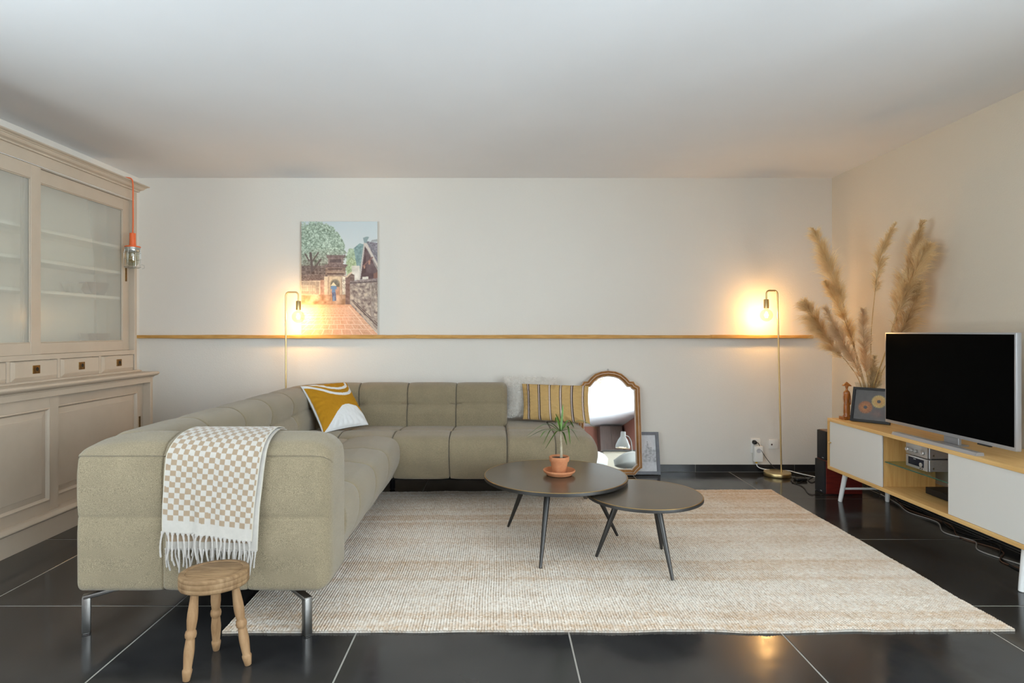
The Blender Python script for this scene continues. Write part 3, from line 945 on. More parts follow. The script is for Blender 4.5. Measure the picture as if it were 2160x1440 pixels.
# ------------------------------------------------------------------ brass floor lamps
m_brass = M('satin_brass', (218, 192, 138), 0.34, 1.0)
m_bulb = clear_glass('bulb_glass', (255, 244, 222), 0.06)
m_fil = M('hot_filament', (255, 220, 160), 0.5, emit=((255, 186, 96), 60))
m_black_metal = MATS['black_metal']
def floor_lamp(label, bx, by, px0, px1, zt, hook):
    """bx,by base centre; pole leans from px0 at the base to px1 at the top; hook = reach of the arm"""
    t = thing('floor_lamp', label, 'lamp', (bx, by, 0))
    obj('base', G().lathe((bx, by, 0), [(.001, .001), (.104, .001), (.106, .004), (.106, .031), (.104, .0335), (.001, .034)], 56), m_brass, t, smooth=True)
    r = .028; sg = 1 if hook > 0 else -1
    pts = [(px0, by, .03), (px0 + (px1 - px0) * .5, by, zt * .5), (px1, by, zt - r)]
    arc1 = [(px1 + sg * (r - r * math.cos(a)), by, zt - r + r * math.sin(a)) for a in np.linspace(0, PI / 2, 7)[1:]]
    xe = px1 + hook
    arc2 = [(xe - sg * r + sg * r * math.sin(a), by, zt - r + r * math.cos(a)) for a in np.linspace(0, PI / 2, 7)]
    obj('pole', G().tube(pts + arc1 + arc2 + [(xe, by, zt - .075)], .0068, 14), m_brass, t, smooth=True)
    obj('socket', G().lathe((xe, by, zt - .150), [(.015, 0), (.0205, .001), (.0205, .074), (.018, .077), (.006, .078)], 28), m_brass, t, smooth=True)
    zc = zt - .205
    prof = [(.013, .056)] + [(.0515 * math.sin(a), .0515 * math.cos(a)) for a in np.linspace(.32, PI - .02, 22)]
    b = obj('bulb', G().lathe((xe, by, zc), prof, 36), m_bulb, t, smooth=True)
    gf = G()
    for k in range(6):
        a = 2 * PI * k / 6
        gf.cyl((xe + .009 * math.cos(a), by + .009 * math.sin(a), zc - .022), (xe + .006 * math.cos(a), by + .006 * math.sin(a), zc + .028), .0022, n=6)
    obj('filament', gf, m_fil, b, smooth=True)
    d = bpy.data.lights.new('bulb_light', 'POINT'); d.energy = 13; d.color = (1.0, .62, .27); d.shadow_soft_size = .018
    l = bpy.data.objects.new('bulb_light', d); COL.objects.link(l); l.parent = t
    l.location = (xe - bx, 0, zc)
    return t
floor_lamp('brass floor lamp with a bare globe bulb beside the pampas grass', 2.326, 5.03, 2.36, 2.327, 1.541, -.092)
floor_lamp('brass floor lamp with a bare globe bulb behind the sofa corner', -1.75, 5.035, -1.765, -1.765, 1.528, .104)

# ------------------------------------------------------------------ wooden rail on the back wall
m_oak = M('rail_oak', (176, 130, 66), 0.55, spec=.3, wood=((206, 160, 94), 9, (.8, 8, 8)), bump=(30, .2, .002, (.5, 6, 6)))
rail = thing('picture_rail', 'long narrow oak rail running across the off white back wall', 'shelf', (0, YB, 1.14))
r_ = random.Random(5)
def rail_plank(xa, xb, seed):
    n = 24; rr = np.random.default_rng(seed)
    wt = np.interp(np.linspace(0, 1, n), np.linspace(0, 1, 6), rr.normal(0, .0016, 6)); wb = np.interp(np.linspace(0, 1, n), np.linspace(0, 1, 6), rr.normal(0, .0018, 6))
    rings = []
    for i, x in enumerate(np.linspace(xa, xb, n)):
        z0 = 1.141 + wb[i]; z1 = 1.171 + wt[i] * (.3 if -1.72 < x < -.98 else 1); y0 = YB - .042
        rings.append([(x, YB - .0005, z0), (x, y0 + .003, z0), (x, y0, z0 + .004), (x, y0, z1 - .004), (x, y0 + .003, z1), (x, YB - .0005, z1)])
    return G().loft(rings)
jx = [at(p, 700, YB - .04)[0] for p in (262, 599, 877, 1501, 1716)]
for k in range(4):
    obj('plank', rail_plank(jx[k] + .0008, jx[k + 1] - .0008, 40 + k), m_oak, rail, smooth=True, angle=25)

# ------------------------------------------------------------------ canvas print standing on the rail
def paint_temple(W, Hh):
    u = (np.arange(W) + .5) / W; v = (np.arange(Hh) + .5) / Hh
    U, V = np.meshgrid(200 + u * 575, 97 + v * 855)                 # drawing units
    img = np.zeros((Hh, W, 3))
    k = np.clip((V - 97) / 330, 0, 1)[..., None]
    img[:] = np.array([186, 196, 198]) * (1 - k) + np.array([204, 208, 206]) * k
    n1 = vnoise((Hh, W), 5, 1, 2); n2 = vnoise((Hh, W), 17, 2, 3); n3 = vnoise((Hh, W), 2.4, 3, 1); n4 = vnoise((Hh, W), 9, 6, 3)
    def fill(poly, c, noise=None, amp=0.0, c2=None):
        m = inpoly(poly, U, V)
        c = np.array(c, float)
        col = np.tile(c, (Hh, W, 1))
        if c2 is not None:
            kk = np.clip((noise - .5) * amp + .5, 0, 1)[..., None]
            col = c * (1 - kk) + np.array(c2, float) * kk
        elif noise is not None:
            col = c + ((noise - .5) * amp)[..., None]
        img[m] = col[m]
    def line(x0, y0, x1, y1, w, c):
        d = np.hypot(x1 - x0, y1 - y0); t = ((U - x0) * (x1 - x0) + (V - y0) * (y1 - y0)) / d ** 2
        q = np.abs((U - x0) * (y1 - y0) - (V - y0) * (x1 - x0)) / d
        m = (q < w) & (t >= 0) & (t <= 1); img[m] = np.array(c, float)
    # trees
    wob = (n4 - .5) * 70 + (n1 - .5) * 60
    e = ((U - 300 + wob * .6) / 232) ** 2 + ((V - 335 + wob) / 235) ** 2
    tree = (e < 1) & (V < 520)
    lo = np.clip((V - 300) / 170, 0, 1)[..., None]
    leaf = np.array([152, 168, 150]) * (1 - lo) + np.array([132, 126, 114]) * lo
    sp = ((n1 - .5) * 80 + (n3 - .5) * 80)[..., None]
    img[tree] = np.clip(leaf + sp, 70, 222)[tree]
    fill([(545, 340), (560, 300), (600, 305), (625, 380), (620, 450), (530, 470)], (156, 174, 146), n1, 70)
    fill([(595, 300), (640, 262), (700, 280), (700, 470), (625, 470)], (124, 148, 146), n1, 60)
    fill([(540, 400), (575, 365), (612, 400), (610, 470), (540, 500)], (160, 174, 136), n3, 70)
    m = (U < 520) & (V > 430) & (V < 520); img[m] = (np.array([112, 98, 92]) + ((n1 - .5) * 90)[..., None])[m]
    for x0, y0, x1, y1, w in ((270, 330, 282, 480, 9), (282, 400, 330, 330, 5), (262, 400, 228, 340, 5), (285, 470, 350, 380, 6)):
        line(x0, y0, x1, y1, w, (96, 84, 80))
    # hall on the right
    fill([(682, 245), (800, 262), (800, 480)], (128, 122, 128), n3, 60)
    fill([(680, 262), (640, 535), (800, 535), (800, 470)], (98, 80, 80), n2, 40)
    fill([(684, 330), (652, 500), (690, 480)], (84, 66, 66))
    fill([(745, 490), (790, 470), (790, 540), (745, 535)], (128, 94, 84))
    line(678, 250, 640, 530, 6, (186, 178, 170)); line(682, 262, 790, 470, 12, (198, 188, 178)); line(690, 300, 790, 480, 3, (120, 112, 110)); line(688, 248, 790, 365, 5, (120, 118, 122))
    fill([(665, 222), (690, 212), (712, 214), (700, 236), (690, 262), (674, 258)], (136, 152, 152))
    fill([(730, 238), (780, 230), (780, 250), (725, 250)], (150, 152, 152))
    line(660, 440, 740, 365, 5, (132, 98, 92))
    fill([(704, 392), (722, 392), (718, 425), (706, 420)], (170, 130, 112)); fill([(668, 430), (684, 430), (680, 452), (670, 452)], (170, 130, 112))
    fill([(582, 432), (640, 430), (640, 540), (600, 540), (582, 490)], (206, 200, 188), n2, 70)
    fill([(660, 516), (706, 512), (706, 532), (660, 536)], (212, 206, 194))
    # gate tower
    fill([(388, 346), (400, 352), (520, 352), (532, 342), (528, 372), (395, 374)], (118, 100, 96), n1, 40)
    fill([(400, 374), (520, 372), (514, 420), (402, 420)], (132, 114, 108), n1, 50)
    fill([(414, 382), (502, 382), (502, 408), (414, 408)], (98, 84, 82), n1, 30)
    fill([(372, 424), (400, 420), (520, 420), (552, 424), (535, 446), (385, 446)], (120, 102, 98), n3, 50)
    fill([(384, 446), (532, 446), (536, 500), (380, 500)], (142, 120, 108), n1, 60)
    line(400, 456, 510, 456, 3, (80, 66, 64)); line(392, 478, 525, 478, 4, (164, 142, 122)); line(395, 492, 520, 492, 2.5, (84, 68, 64))
    fill([(540, 505), (570, 485), (600, 500), (600, 560), (540, 560)], (118, 100, 92), n1, 60)
    line(536, 520, 580, 480, 6, (206, 186, 160))
    # garden wall and gate
    fill([(200, 504), (372, 500), (372, 545), (200, 548)], (128, 110, 102), n3, 70)
    for yy in (512, 524, 536):
        line(200, yy, 372, yy - 3, 2, (92, 78, 74))
    fill([(200, 546), (345, 544), (345, 652), (200, 652)], (196, 182, 162), n1, 40)
    lat = (np.sin(U * .62) * np.sin((V) * .62) > .05) & (U < 334) & (V > 552) & (V < 648)
    img[lat & ((V < 578) | (V > 626) | (U > 304))] = (116, 100, 92)
    lat2 = (np.sin(U * .45) > .1) & (np.sin(V * .55) > .2) & (U < 298) & (V > 580) & (V < 622)
    img[lat2] = (120, 102, 92)
    fill([(344, 540), (372, 540), (372, 655), (344, 655)], (178, 142, 122), n1, 50)
    fill([(372, 512), (398, 512), (398, 656), (372, 656)], (208, 192, 166), n1, 36)
    fill([(398, 505), (535, 505), (535, 690), (398, 690)], (176, 152, 130), n1, 50)
    fill([(410, 516), (500, 516), (500, 680), (410, 680)], (206, 186, 156), n1, 40)
    arch = (((U - 455) / 40) ** 2 + ((V - 574) / 44) ** 2 < 1) | ((np.abs(U - 455) < 40) & (V > 574) & (V < 682))
    img[arch] = (164, 146, 122)
    arch = (((U - 455) / 32) ** 2 + ((V - 576) / 38) ** 2 < 1) | ((np.abs(U - 455) < 32) & (V > 576) & (V < 682))
    col = np.where((V < 590)[..., None], np.array([110, 104, 92]), np.array([178, 140, 118])) + ((n1 - .5) * 50)[..., None]
    img[arch] = col[arch]
    fill([(508, 512), (532, 512), (532, 650), (508, 650)], (200, 190, 172), n3, 110)
    fill([(200, 652), (565, 648), (572, 724), (200, 724)], (172, 138, 112), n2, 120)
    fill([(532, 520), (574, 520), (574, 722), (532, 722)], (122, 98, 90), n1, 50)
    # right-hand wall
    fill([(566, 552), (780, 536), (780, 945), (566, 726)], (196, 182, 164), np.clip(n4 * .6 + n1 * .4, 0, 1), 2.4, (112, 96, 92))
    fill([(566, 545), (780, 524), (780, 552), (566, 570)], (140, 126, 122), n3, 50)
    line(566, 562, 780, 548, 3, (84, 72, 70)); line(586, 690, 778, 870, 3, (92, 76, 72)); line(582, 700, 778, 888, 4, (98, 82, 76))
    fill([(728, 560), (748, 560), (748, 850), (728, 830)], (150, 136, 126), n1, 60)
    line(575, 700, 776, 930, 6, (186, 168, 150))
    # terracotta paving
    fl = [(200, 724), (572, 724), (780, 950), (780, 960), (200, 960)]
    mfl = inpoly(fl, U, V)
    d = np.clip((V - 690) / 262, .02, 1.2)
    base = np.array([206, 158, 128]) + ((n2 - .5) * 26 + (n3 - .5) * 18)[..., None]
    row = np.log(d) / .18; ri = np.floor(row)
    xx = (U - 470) / d / 78 + .5 * (ri % 2)
    joint = (np.abs(row - np.round(row)) < .07) | (np.abs(xx - np.round(xx)) < .045)
    base = np.where((joint & (V > 745))[..., None], np.array([222, 192, 166]), base)
    img[mfl] = base[mfl]
    line(556, 735, 690, 900, 3, (226, 196, 170))
    # figure in a conical hat
    fill([(421, 581), (443, 555), (465, 581)], (228, 210, 174))
    fill([(422, 592), (430, 582), (460, 582), (468, 595), (466, 612), (456, 606), (458, 632), (430, 632), (432, 606), (422, 610)], (104, 132, 164))
    fill([(430, 630), (459, 630), (464, 695), (436, 697)], (92, 100, 126), n3, 40)
    fill([(441, 660), (450, 660), (452, 698), (438, 698)], (112, 136, 166))
    pad = np.pad(img, ((1, 1), (1, 1), (0, 0)), 'edge')
    img = sum(pad[i:i + Hh, j:j + W] * w for i, j, w in ((0, 1, .15), (1, 0, .15), (1, 1, .4), (1, 2, .15), (2, 1, .15)))
    return np.clip(img * 1.02 + 12, 0, 255)
m_print = M('canvas_print', rough=0.75, spec=.2, attr='paint', bump=(900, .25, .001))
def printed_panel(name, img, fn, mat, parent, W, Hh):
    """flat print as a fine grid: fn(u, v) -> point, v downwards"""
    u = np.linspace(0, 1, W); v = np.linspace(0, 1, Hh)
    P = np.zeros((Hh, W, 3))
    o00, o10, o01 = np.array(fn(0, 0)), np.array(fn(1, 0)), np.array(fn(0, 1))
    P[:] = o00 + u[None, :, None] * (o10 - o00) + v[:, None, None] * (o01 - o00)
    return big_mesh(name, P.reshape(-1, 3), gridfaces(Hh, W), mat, parent, colors=slin(img).reshape(-1, 3), smooth=False, origin=tuple(P.reshape(-1, 3).mean(0)))
cx0, cx1 = at(635.5, 700, YB - .034)[0], at(796, 700, YB - .034)[0]
cz0, cz1 = 1.1725, at(700, 467, YB - .030)[2]
cv = thing('canvas_print', 'upright canvas photo of a walled temple courtyard standing on the rail', 'picture', ((cx0 + cx1) / 2, YB - .02, cz0))
obj('stretcher', G().box(cx0, cx1, YB - .0295, YB - .006, cz0, cz1, .002, 1), M('canvas_edge', (206, 202, 194), .8), cv)
printed_panel('print', paint_temple(240, 356), lambda u, v: (cx0 + u * (cx1 - cx0), YB - .0305, cz1 - v * (cz1 - cz0)), m_print, cv, 240, 356)

# ------------------------------------------------------------------ leaning arched mirror
half = [(0, 0), (.201, 0), (.203, .004), (.225, .030), (.250, .052), (.262, .056), (.264, .40), (.265, .725), (.255, .738), (.228, .752), (.213, .777), (.180, .779), (.155, .808), (.115, .842), (.061, .862), (0, .869)]
outline = half + [(-a, b) for a, b in half[-2:0:-1]]
def inset(poly, d):
    P = np.array(poly); n = len(P); out = []
    for i in range(n):
        a = P[i] - P[i - 1]; b = P[(i + 1) % n] - P[i]
        a = a / np.linalg.norm(a); b = b / np.linalg.norm(b)
        na = np.array([-a[1], a[0]]); nb = np.array([-b[1], b[0]])
        m = na + nb; m /= np.linalg.norm(m)
        out.append(P[i] + m * d / max(.55, m @ na))
    return out
MXc, MT = .939, math.radians(8.2)
MY0 = 5.018
def mir(a, b, h):
    """a across, b up the mirror, h towards the room"""
    return (MXc + a, MY0 + b * math.sin(MT) - h * math.cos(MT), .004 + b * math.cos(MT) + h * math.sin(MT) + .004)
mirror = thing('arched_mirror', 'arched mirror in a moulded brown wooden frame leaning on the wall', 'mirror', (MXc, MY0, 0))
m_frame = M('walnut_frame', (126, 84, 42), .4, spec=.4, wood=((160, 112, 60), 12, (2, 2, .8)))
m_fline = M('pale_frame_bead', (196, 176, 160), .4)
def ring_part(name, levels, mat):
    rings = [[mir(a, b, h) for a, b in inset(outline, d)] for d, h in levels]
    return obj(name, G().loft(rings + [rings[0]], True, False, False), mat, mirror, smooth=True, angle=30)
ring_part('frame', [(.004, -.012), (.004, .010), (.010, .015), (.020, .011), (.028, .016), (.038, .009), (.044, .004), (.044, -.012)], m_frame)
ring_part('outer_bead', [(0.0, -.012), (0.0, .008), (.003, .011), (.006, .008), (.006, -.012)], m_fline)
ring_part('middle_bead', [(.020, .008), (.021, .0145), (.0245, .0145), (.026, .008)], m_fline)
ring_part('inner_bead', [(.043, -.012), (.043, .006), (.046, .008), (.052, .003), (.052, -.012)], m_fline)
gi = [p for p in inset(outline, .049)]
obj('mirror_glass', G().prism(gi, -.010, -.002, mir), M('mirror_silver', (238, 240, 240), .015, 1.0), mirror)
obj('hanging_eye', G().tube([mir(.006 * math.cos(a), .876 + .006 * math.sin(a), -.008) for a in np.linspace(0, 2 * PI, 13)], .0014, 6), m_tdark, mirror, smooth=True)

# ------------------------------------------------------------------ grey picture frame beside the mirror
def sketch(W, Hh):
    img = np.full((Hh, W, 3), 206.0); img[..., 2] += 2
    U, V = np.meshgrid(np.linspace(0, 1, W), np.linspace(0, 1, Hh))
    n = vnoise((Hh, W), 3, 4, 2); nn = vnoise((Hh, W), 9, 7, 2)
    sky = (V < .72)
    tow = np.zeros((Hh, W), bool)
    for x0, x1, top in ((.0, .12, .45), (.10, .2, .52), (.26, .3, .42), (.24, .36, .52), (.38, .46, .56), (.55, .62, .5), (.60, .68, .42), (.66, .76, .30), (.70, .74, .18), (.76, .86, .34), (.86, 1, .40)):
        tow |= (U > x0) & (U < x1) & (V > top) & (V < .74)
    img[tow] -= (14 + 70 * np.clip(n - .35, 0, 1))[tow][:, None]
    img[~tow & (V > .74)] -= (40 * np.clip(nn - .4, 0, 1))[~tow & (V > .74)][:, None]
    return img - ((n - .5) * 14)[..., None]
fX0, fX1, fH, fT = 1.055, 1.362, .352, math.radians(12)
fY = 5.062
def fr(a, b, h):
    return (fX0 + a, fY + b * math.sin(fT) - h * math.cos(fT), .001 + b * math.cos(fT) + h * math.sin(fT) + .002)
pf = thing('framed_sketch', 'dark grey framed pale city sketch on the floor beside the mirror', 'picture', ((fX0 + fX1) / 2, fY, 0))
m_greyframe = M('grey_frame', (92, 92, 98), .45, var=(30, (80, 80, 86), None))
W_ = fX1 - fX0; bw = .026
g = G()
for a0, a1, b0, b1 in ((0, W_, 0, bw), (0, W_, fH - bw, fH), (0, bw, bw, fH - bw), (W_ - bw, W_, bw, fH - bw)):
    g.prism([(a0, b0), (a1, b0), (a1, b1), (a0, b1)], -.006, .010, fr)
obj('frame', g, m_greyframe, pf)
obj('backing', G().prism([(.004, .004), (W_ - .004, .004), (W_ - .004, fH - .004), (.004, fH - .004)], -.008, -.002, fr), m_white, pf)
printed_panel('print', sketch(70, 84), lambda u, v: fr(bw - .002 + u * (W_ - 2 * bw + .004), fH - bw + .002 - v * (fH - 2 * bw + .004), .0), m_print, pf, 70, 84)

# ------------------------------------------------------------------ sockets and adapter by the lamp
m_plate = M('socket_white', (232, 230, 224), .35)
def plate(x0, x1, y0, y1):
    a = at(x0, y1, YB - .01); b = at(x1, y0, YB - .01); return a[0], b[0], a[2], b[2]
X0, X1, Z0, Z1 = plate(1584, 1604, 925, 955)
so = thing('wall_socket', 'white double wall socket holding the plugged in adapter', 'socket', ((X0 + X1) / 2, YB, Z0))
obj('plate', G().box(X0, X1, YB - .012, YB - .0003, Z0, Z1, .003, 2), m_plate, so, smooth=True)
obj('socket_well', G().lathe(((X0 + X1) / 2, YB - .0125, Z1 - .042), [(.001, 0), (.020, 0), (.022, -.001), (.022, .004)], 24, axis=(0, -1, 0)), M('socket_shade', (205, 203, 198), .5), so, smooth=True)
X0, X1, Z0, Z1 = plate(1622, 1641.5, 927, 946.5)
an = thing('antenna_outlet', 'square white antenna wall plate with one dark hole', 'outlet', ((X0 + X1) / 2, YB, Z0))
obj('plate', G().box(X0, X1, YB - .012, YB - .0003, Z0, Z1, .003, 2), m_plate, an, smooth=True)
obj('jack', G().lathe((X0 + (X1 - X0) * .3, YB - .012, (Z0 + Z1) / 2 - .002), [(.001, .003), (.006, .003), (.0075, 0)], 16, axis=(0, -1, 0)), M('jack_brown', (70, 44, 40), .5), an, smooth=True)
X0, X1, Z0, Z1 = plate(1587.5, 1606, 939, 972)
ad = thing('powerline_adapter', 'white plug in network adapter hanging on the wall socket', 'adapter', ((X0 + X1) / 2, YB - .03, Z0))
obj('body', G().box(X0, X1, YB - .052, YB - .0127, Z0, Z1, .006, 3), m_plate, ad, smooth=True)
obj('front_socket', G().lathe(((X0 + X1) / 2 - .002, YB - .0525, Z0 + .095), [(.001, .0), (.017, .0), (.019, .0015), (.0195, -.002)], 24, axis=(0, -1, 0)), M('socket_shade2', (190, 190, 192), .5), ad, smooth=True)
pc_ = at(1595, 934, YB - .06)
pl = thing('black_plug', 'black mains plug pushed in above the white adapter', 'plug', tuple(pc_))
obj('body', G().lathe((pc_[0], YB - .0165, pc_[2]), [(.001, 0), (.018, .001), (.0185, .014), (.014, .032), (.006, .036), (.001, .036)], 20, axis=(0, -1, 0)), m_black, pl, smooth=True)
w0 = at(1600, 935, YB - .04)
obj('cord', G().tube(spline([(pc_[0], YB - .05, pc_[2]), tuple(w0), tuple(at(1606, 950, YB - .05)), tuple(at(1618, 968, YB - .05)), tuple(at(1632, 985, YB - .06)), tuple(at(1640, 989, YB - .09)), (2.372, 5.06, .045)], 6), .0028, 8), m_black, pl, smooth=True)
e0 = at(1595.5, 974, YB - .035)
ec = thing('network_cable', 'white network cable with yellow plug running behind the lamp base', 'cable', (e0[0], e0[1], 0))
obj('cable', G().tube(spline([tuple(e0), tuple(at(1597, 982, YB - .036)), tuple(at(1604, 987, YB - .05)), tuple(at(1618, 990, YB - .06)), tuple(at(1640, 992, YB - .055)), tuple(at(1664, 992.5, YB - .05)), (2.50, 5.05, .02), (2.60, 4.98, .006), (2.66, 4.9, .0045)], 6), .0042, 8), m_white, ec, smooth=True)
obj('plug', G().box(e0[0] - .008, e0[0] + .008, e0[1] - .007, e0[1] + .007, e0[2] - .012, e0[2] + .018, .003, 1), M('yellow_boot', (214, 170, 40), .5), ec)

# black power brick and loose black cords on the floor between lamp and speakers
br = at(1688, 1010, Z=.012)
pb = thing('power_brick', 'small flat black transformer lying on the floor beside the speakers', 'adapter', (br[0], br[1], 0))
obj('body', G().box(br[0] - .045, br[0] + .045, br[1] - .03, br[1] + .03, .001, .024, .008, 3), m_black, pb, smooth=True)
def floor_cord(name, label, pts, r, mat, z=.004):
    C = spline([(x, y, (p[2] if len(p) > 2 else z)) for p in pts for x, y in [p[:2]]], 7)
    return tag(obj(name, G().tube(C, r, 8), mat, smooth=True), label, 'cable')
def fp(px, py):
    q = at(px, py, Z=.004); return (q[0], q[1])
floor_cord('loose_cord', 'thin black cord coiled on the floor by the transformer', [fp(1668, 1013), fp(1677, 1019), fp(1690, 1016), fp(1700, 1007), fp(1692, 1001), fp(1702, 999), fp(1716, 1003), fp(1705, 1011), fp(1712, 1017), fp(1722, 1012), fp(1728, 1006)], .003, m_black)
floor_cord('loose_cord', 'black cord looping in front of the lower speaker', [fp(1670, 1017), fp(1684, 1021), fp(1696, 1028), fp(1703, 1038), fp(1712, 1043), fp(1722, 1042), (2.46, 4.43), (2.6, 4.43)], .0026, m_black)

# ------------------------------------------------------------------ low television bench
m_bam = M('bamboo', (212, 168, 104), .42, spec=.35, wood=((226, 186, 124), 7, (6, .5, 6)), bump=(20, .04, .002, (6, .4, 6)))
m_bam2 = M('bamboo_upright', (196, 150, 86), .45, spec=.3, wood=((214, 172, 108), 9, (8, 8, .5)))
m_door = M('white_door', (218, 216, 210), .4)
SX0, SX1, SY0, SY1, SZ0, SZ1 = 2.38, 2.79, 2.63, 4.366, .211, .5775
tvb = thing('tv_bench', 'low bamboo television bench with white sliding doors and splayed white legs', 'tv bench', (2.58, 3.5, 0))
tb = .022
obj('top', G().box(SX0, SX1, SY0, SY1, SZ1 - tb, SZ1, .0015, 1), m_bam, tvb)
obj('bottom', G().box(SX0, SX1, SY0, SY1, SZ0, SZ0 + tb, .0015, 1), m_bam, tvb)
for ya, yb in ((SY1 - .02, SY1), (SY0, SY0 + .02)):
    obj('side_panel', G().box(SX0, SX1, ya, yb, SZ0 + tb, SZ1 - tb, .0008, 1), m_bam2, tvb)
for yc in (3.772, 3.19):
    obj('divider', G().box(SX0 + .022, 2.725, yc - .009, yc + .009, SZ0 + tb, SZ1 - tb, .0008, 1), m_bam2, tvb)
for ya, yb in ((3.785, SY1 - .02), (SY0 + .02, 3.17)):
    obj('back_panel', G().box(2.715, 2.722, ya, yb, SZ0 + tb, SZ1 - tb), m_white, tvb)
d1 = obj('sliding_door', G().box(SX0 + .006, SX0 + .016, 3.757, SY1 - .022, SZ0 + tb + .001, SZ1 - tb - .001, .001, 1), m_door, tvb)
obj('knob', G().lathe((SX0 + .006, SY1 - .038, .405), [(.004, 0), (.004, .006), (.0085, .009), (.009, .014), (.006, .017), (.001, .018)], 16, axis=(-1, 0, 0)), m_brass, d1, smooth=True)
d2 = obj('sliding_door', G().box(SX0 + .006, SX0 + .016, SY0 + .022, 3.203, SZ0 + tb + .001, SZ1 - tb - .001, .001, 1), m_door, tvb)
m_shelfglass = clear_glass('shelf_glass', (238, 246, 242), .10)
obj('glass_shelf', G().box(SX0 + .03, 2.71, 3.2, 3.762, .387, .393, .0008, 1), m_shelfglass, tvb)
m_gedge = M('green_glass_edge', (60, 96, 78), .15)
obj('glass_edge', G().box(SX0 + .0285, SX0 + .0299, 3.2, 3.762, .387, .393), m_gedge, tvb)
obj('shelf_pin', G().cyl((SX0 + .05, 3.764, .383), (SX0 + .05, 3.748, .383), .004, n=10), m_steel, tvb, smooth=True)
m_wleg = M('white_leg', (242, 241, 238), .35)
def bench_leg(fx, fy, tx, ty):
    v = Vector((tx - fx, ty - fy, SZ0)); n = v.length
    return G().lathe((fx, fy, .0005), [(.010, 0), (.0135, .002), (.0145, .03), (.017, n)], 18, axis=v)
for fy, ty in ((4.270, 4.232), (2.790, 2.785)):
    obj('leg', bench_leg(2.418, fy, 2.436, ty), m_wleg, tvb, smooth=True)
    obj('leg', bench_leg(2.752, fy, 2.734, ty), m_wleg, tvb, smooth=True)
    k = .45
    obj('stretcher', G().cyl((2.426, fy + (ty - fy) * k, SZ0 * k), (2.744, fy + (ty - fy) * k, SZ0 * k), .0085, n=14), m_wleg, tvb, smooth=True)

# television
m_silver = M('silver_plastic', (164, 163, 164), .32, .35)
m_screen = M('black_screen', (3, 3, 3), .5, spec=0.02)
TY0, TY1, TZ0, TZ1, TXf = 2.872, 3.842, .628, 1.195, 2.462
tv = thing('television', 'large flat television with a switched off black screen on the bamboo bench', 'television', (2.47, 3.36, SZ1))
obj('casing', G().box(TXf, TXf + .028, TY0, TY1, TZ0, TZ1, .003, 2), m_silver, tv, smooth=True)
obj('rear_housing', G().box(TXf + .028, TXf + .062, TY0 + .12, TY1 - .12, TZ0 + .03, TZ0 + .40, .012, 2), m_black, tv, smooth=True)
obj('screen', G().box(TXf - .0012, TXf + .002, TY0 + .009, TY1 - .009, TZ0 + .019, TZ1 - .009), m_screen, tv)
g = G().prism([(2.386, .5778), (2.432, .5778), (2.428, .594), (2.394, .594)], 3.02, 3.665, lambda a, b, h: (a, h, b))
obj('foot_bar', g, m_silver, tv)
g = G().prism([(2.425, 3.25), (2.55, 3.27), (2.55, 3.40), (2.425, 3.42)], .5778, .5835)
g.box(2.5, 2.518, 3.28, 3.39, .582, .68, .003, 1)
obj('stand_neck', g, m_silver, tv)
obj('sensor', G().box(TXf - .004, TXf + .01, 3.02, 3.10, TZ0 - .006, TZ0 + .001, .001, 1), m_black, tv)

# hi-fi units on the glass shelf
m_alu = M('brushed_aluminium', (196, 194, 192), .32, .6, var=(90, (180, 178, 176), (1, 1, 12)))
hx, hy0, hy1, hxe = 2.452, 3.448, 3.634, 2.70
def hifi(name, label, z0, z1):
    t = thing(name, label, 'hi-fi', (2.57, 3.54, z0))
    obj('case', G().box(hx + .010, hxe, hy0, hy1, z0 + .006, z1, .002, 1), m_alu, t)
    obj('front_panel', G().box(hx, hx + .009, hy0 + .0015, hy1 - .0015, z0 + .005, z1 + .001, .0025, 2), m_alu, t, smooth=True)
    for yy in (hy0 + .02, hy1 - .02):
        for xx in (hx + .03, hxe - .03):
            obj('foot', G().lathe((xx, yy, z0 + .0002), [(.008, 0), (.009, .006)], 12), m_steel, t, smooth=True)
    obj('side_screw', G().lathe((hx + .034, hy0, z0 + .024), [(.0055, -.001), (.0055, .0015), (.003, .002), (.001, .001)], 14, axis=(0, -1, 0)), m_steel, t, smooth=True)
    return t
lo = hifi('hifi_receiver', 'silver hi-fi unit with a dark display on the glass shelf', .3932, .466)
obj('display', G().box(hx - .0012, hx + .003, hy0 + .030, hy1 - .024, .414, .458, .001, 1), M('display_black', (22, 22, 34), .12), lo)
obj('dial', G().lathe((hx - .001, hy0 + .052, .428), [(.0125, 0), (.0125, .004), (.009, .0055), (.001, .0055)], 22, axis=(-1, 0, 0)), m_alu, lo, smooth=True)
for k in range(2):
    obj('button', G().box(hx - .0015, hx + .002, hy0 + .040 + k * .016, hy0 + .047 + k * .016, .403, .408), m_dark, lo)
obj('model_mark', G().box(hx - .0018, hx, hy1 - .09, hy1 - .07, .449, .453), m_alu, lo)
up = hifi('hifi_amplifier', 'silver hi-fi amplifier with four knobs stacked on the receiver', .4668, .545)
for yy, rr in ((hy1 - .022, .0125), (hy1 - .063, .0095), (hy1 - .098, .0095), (hy0 + .034, .0135)):
    obj('knob', G().lathe((hx, yy, .500), [(rr, 0), (rr, .010), (rr * .85, .012), (rr * .8, .0125), (rr * .7, .0115), (.001, .0115)], 24, axis=(-1, 0, 0)), m_alu, up, smooth=True)
sb = thing('set_top_box', 'flat black set-top box on the bottom board of the bench', 'media box', (2.63, 3.4, SZ0 + tb))
obj('case', G().box(2.545, 2.70, 3.24, 3.597, SZ0 + tb + .006, SZ0 + tb + .044, .002, 1), m_black, sb)
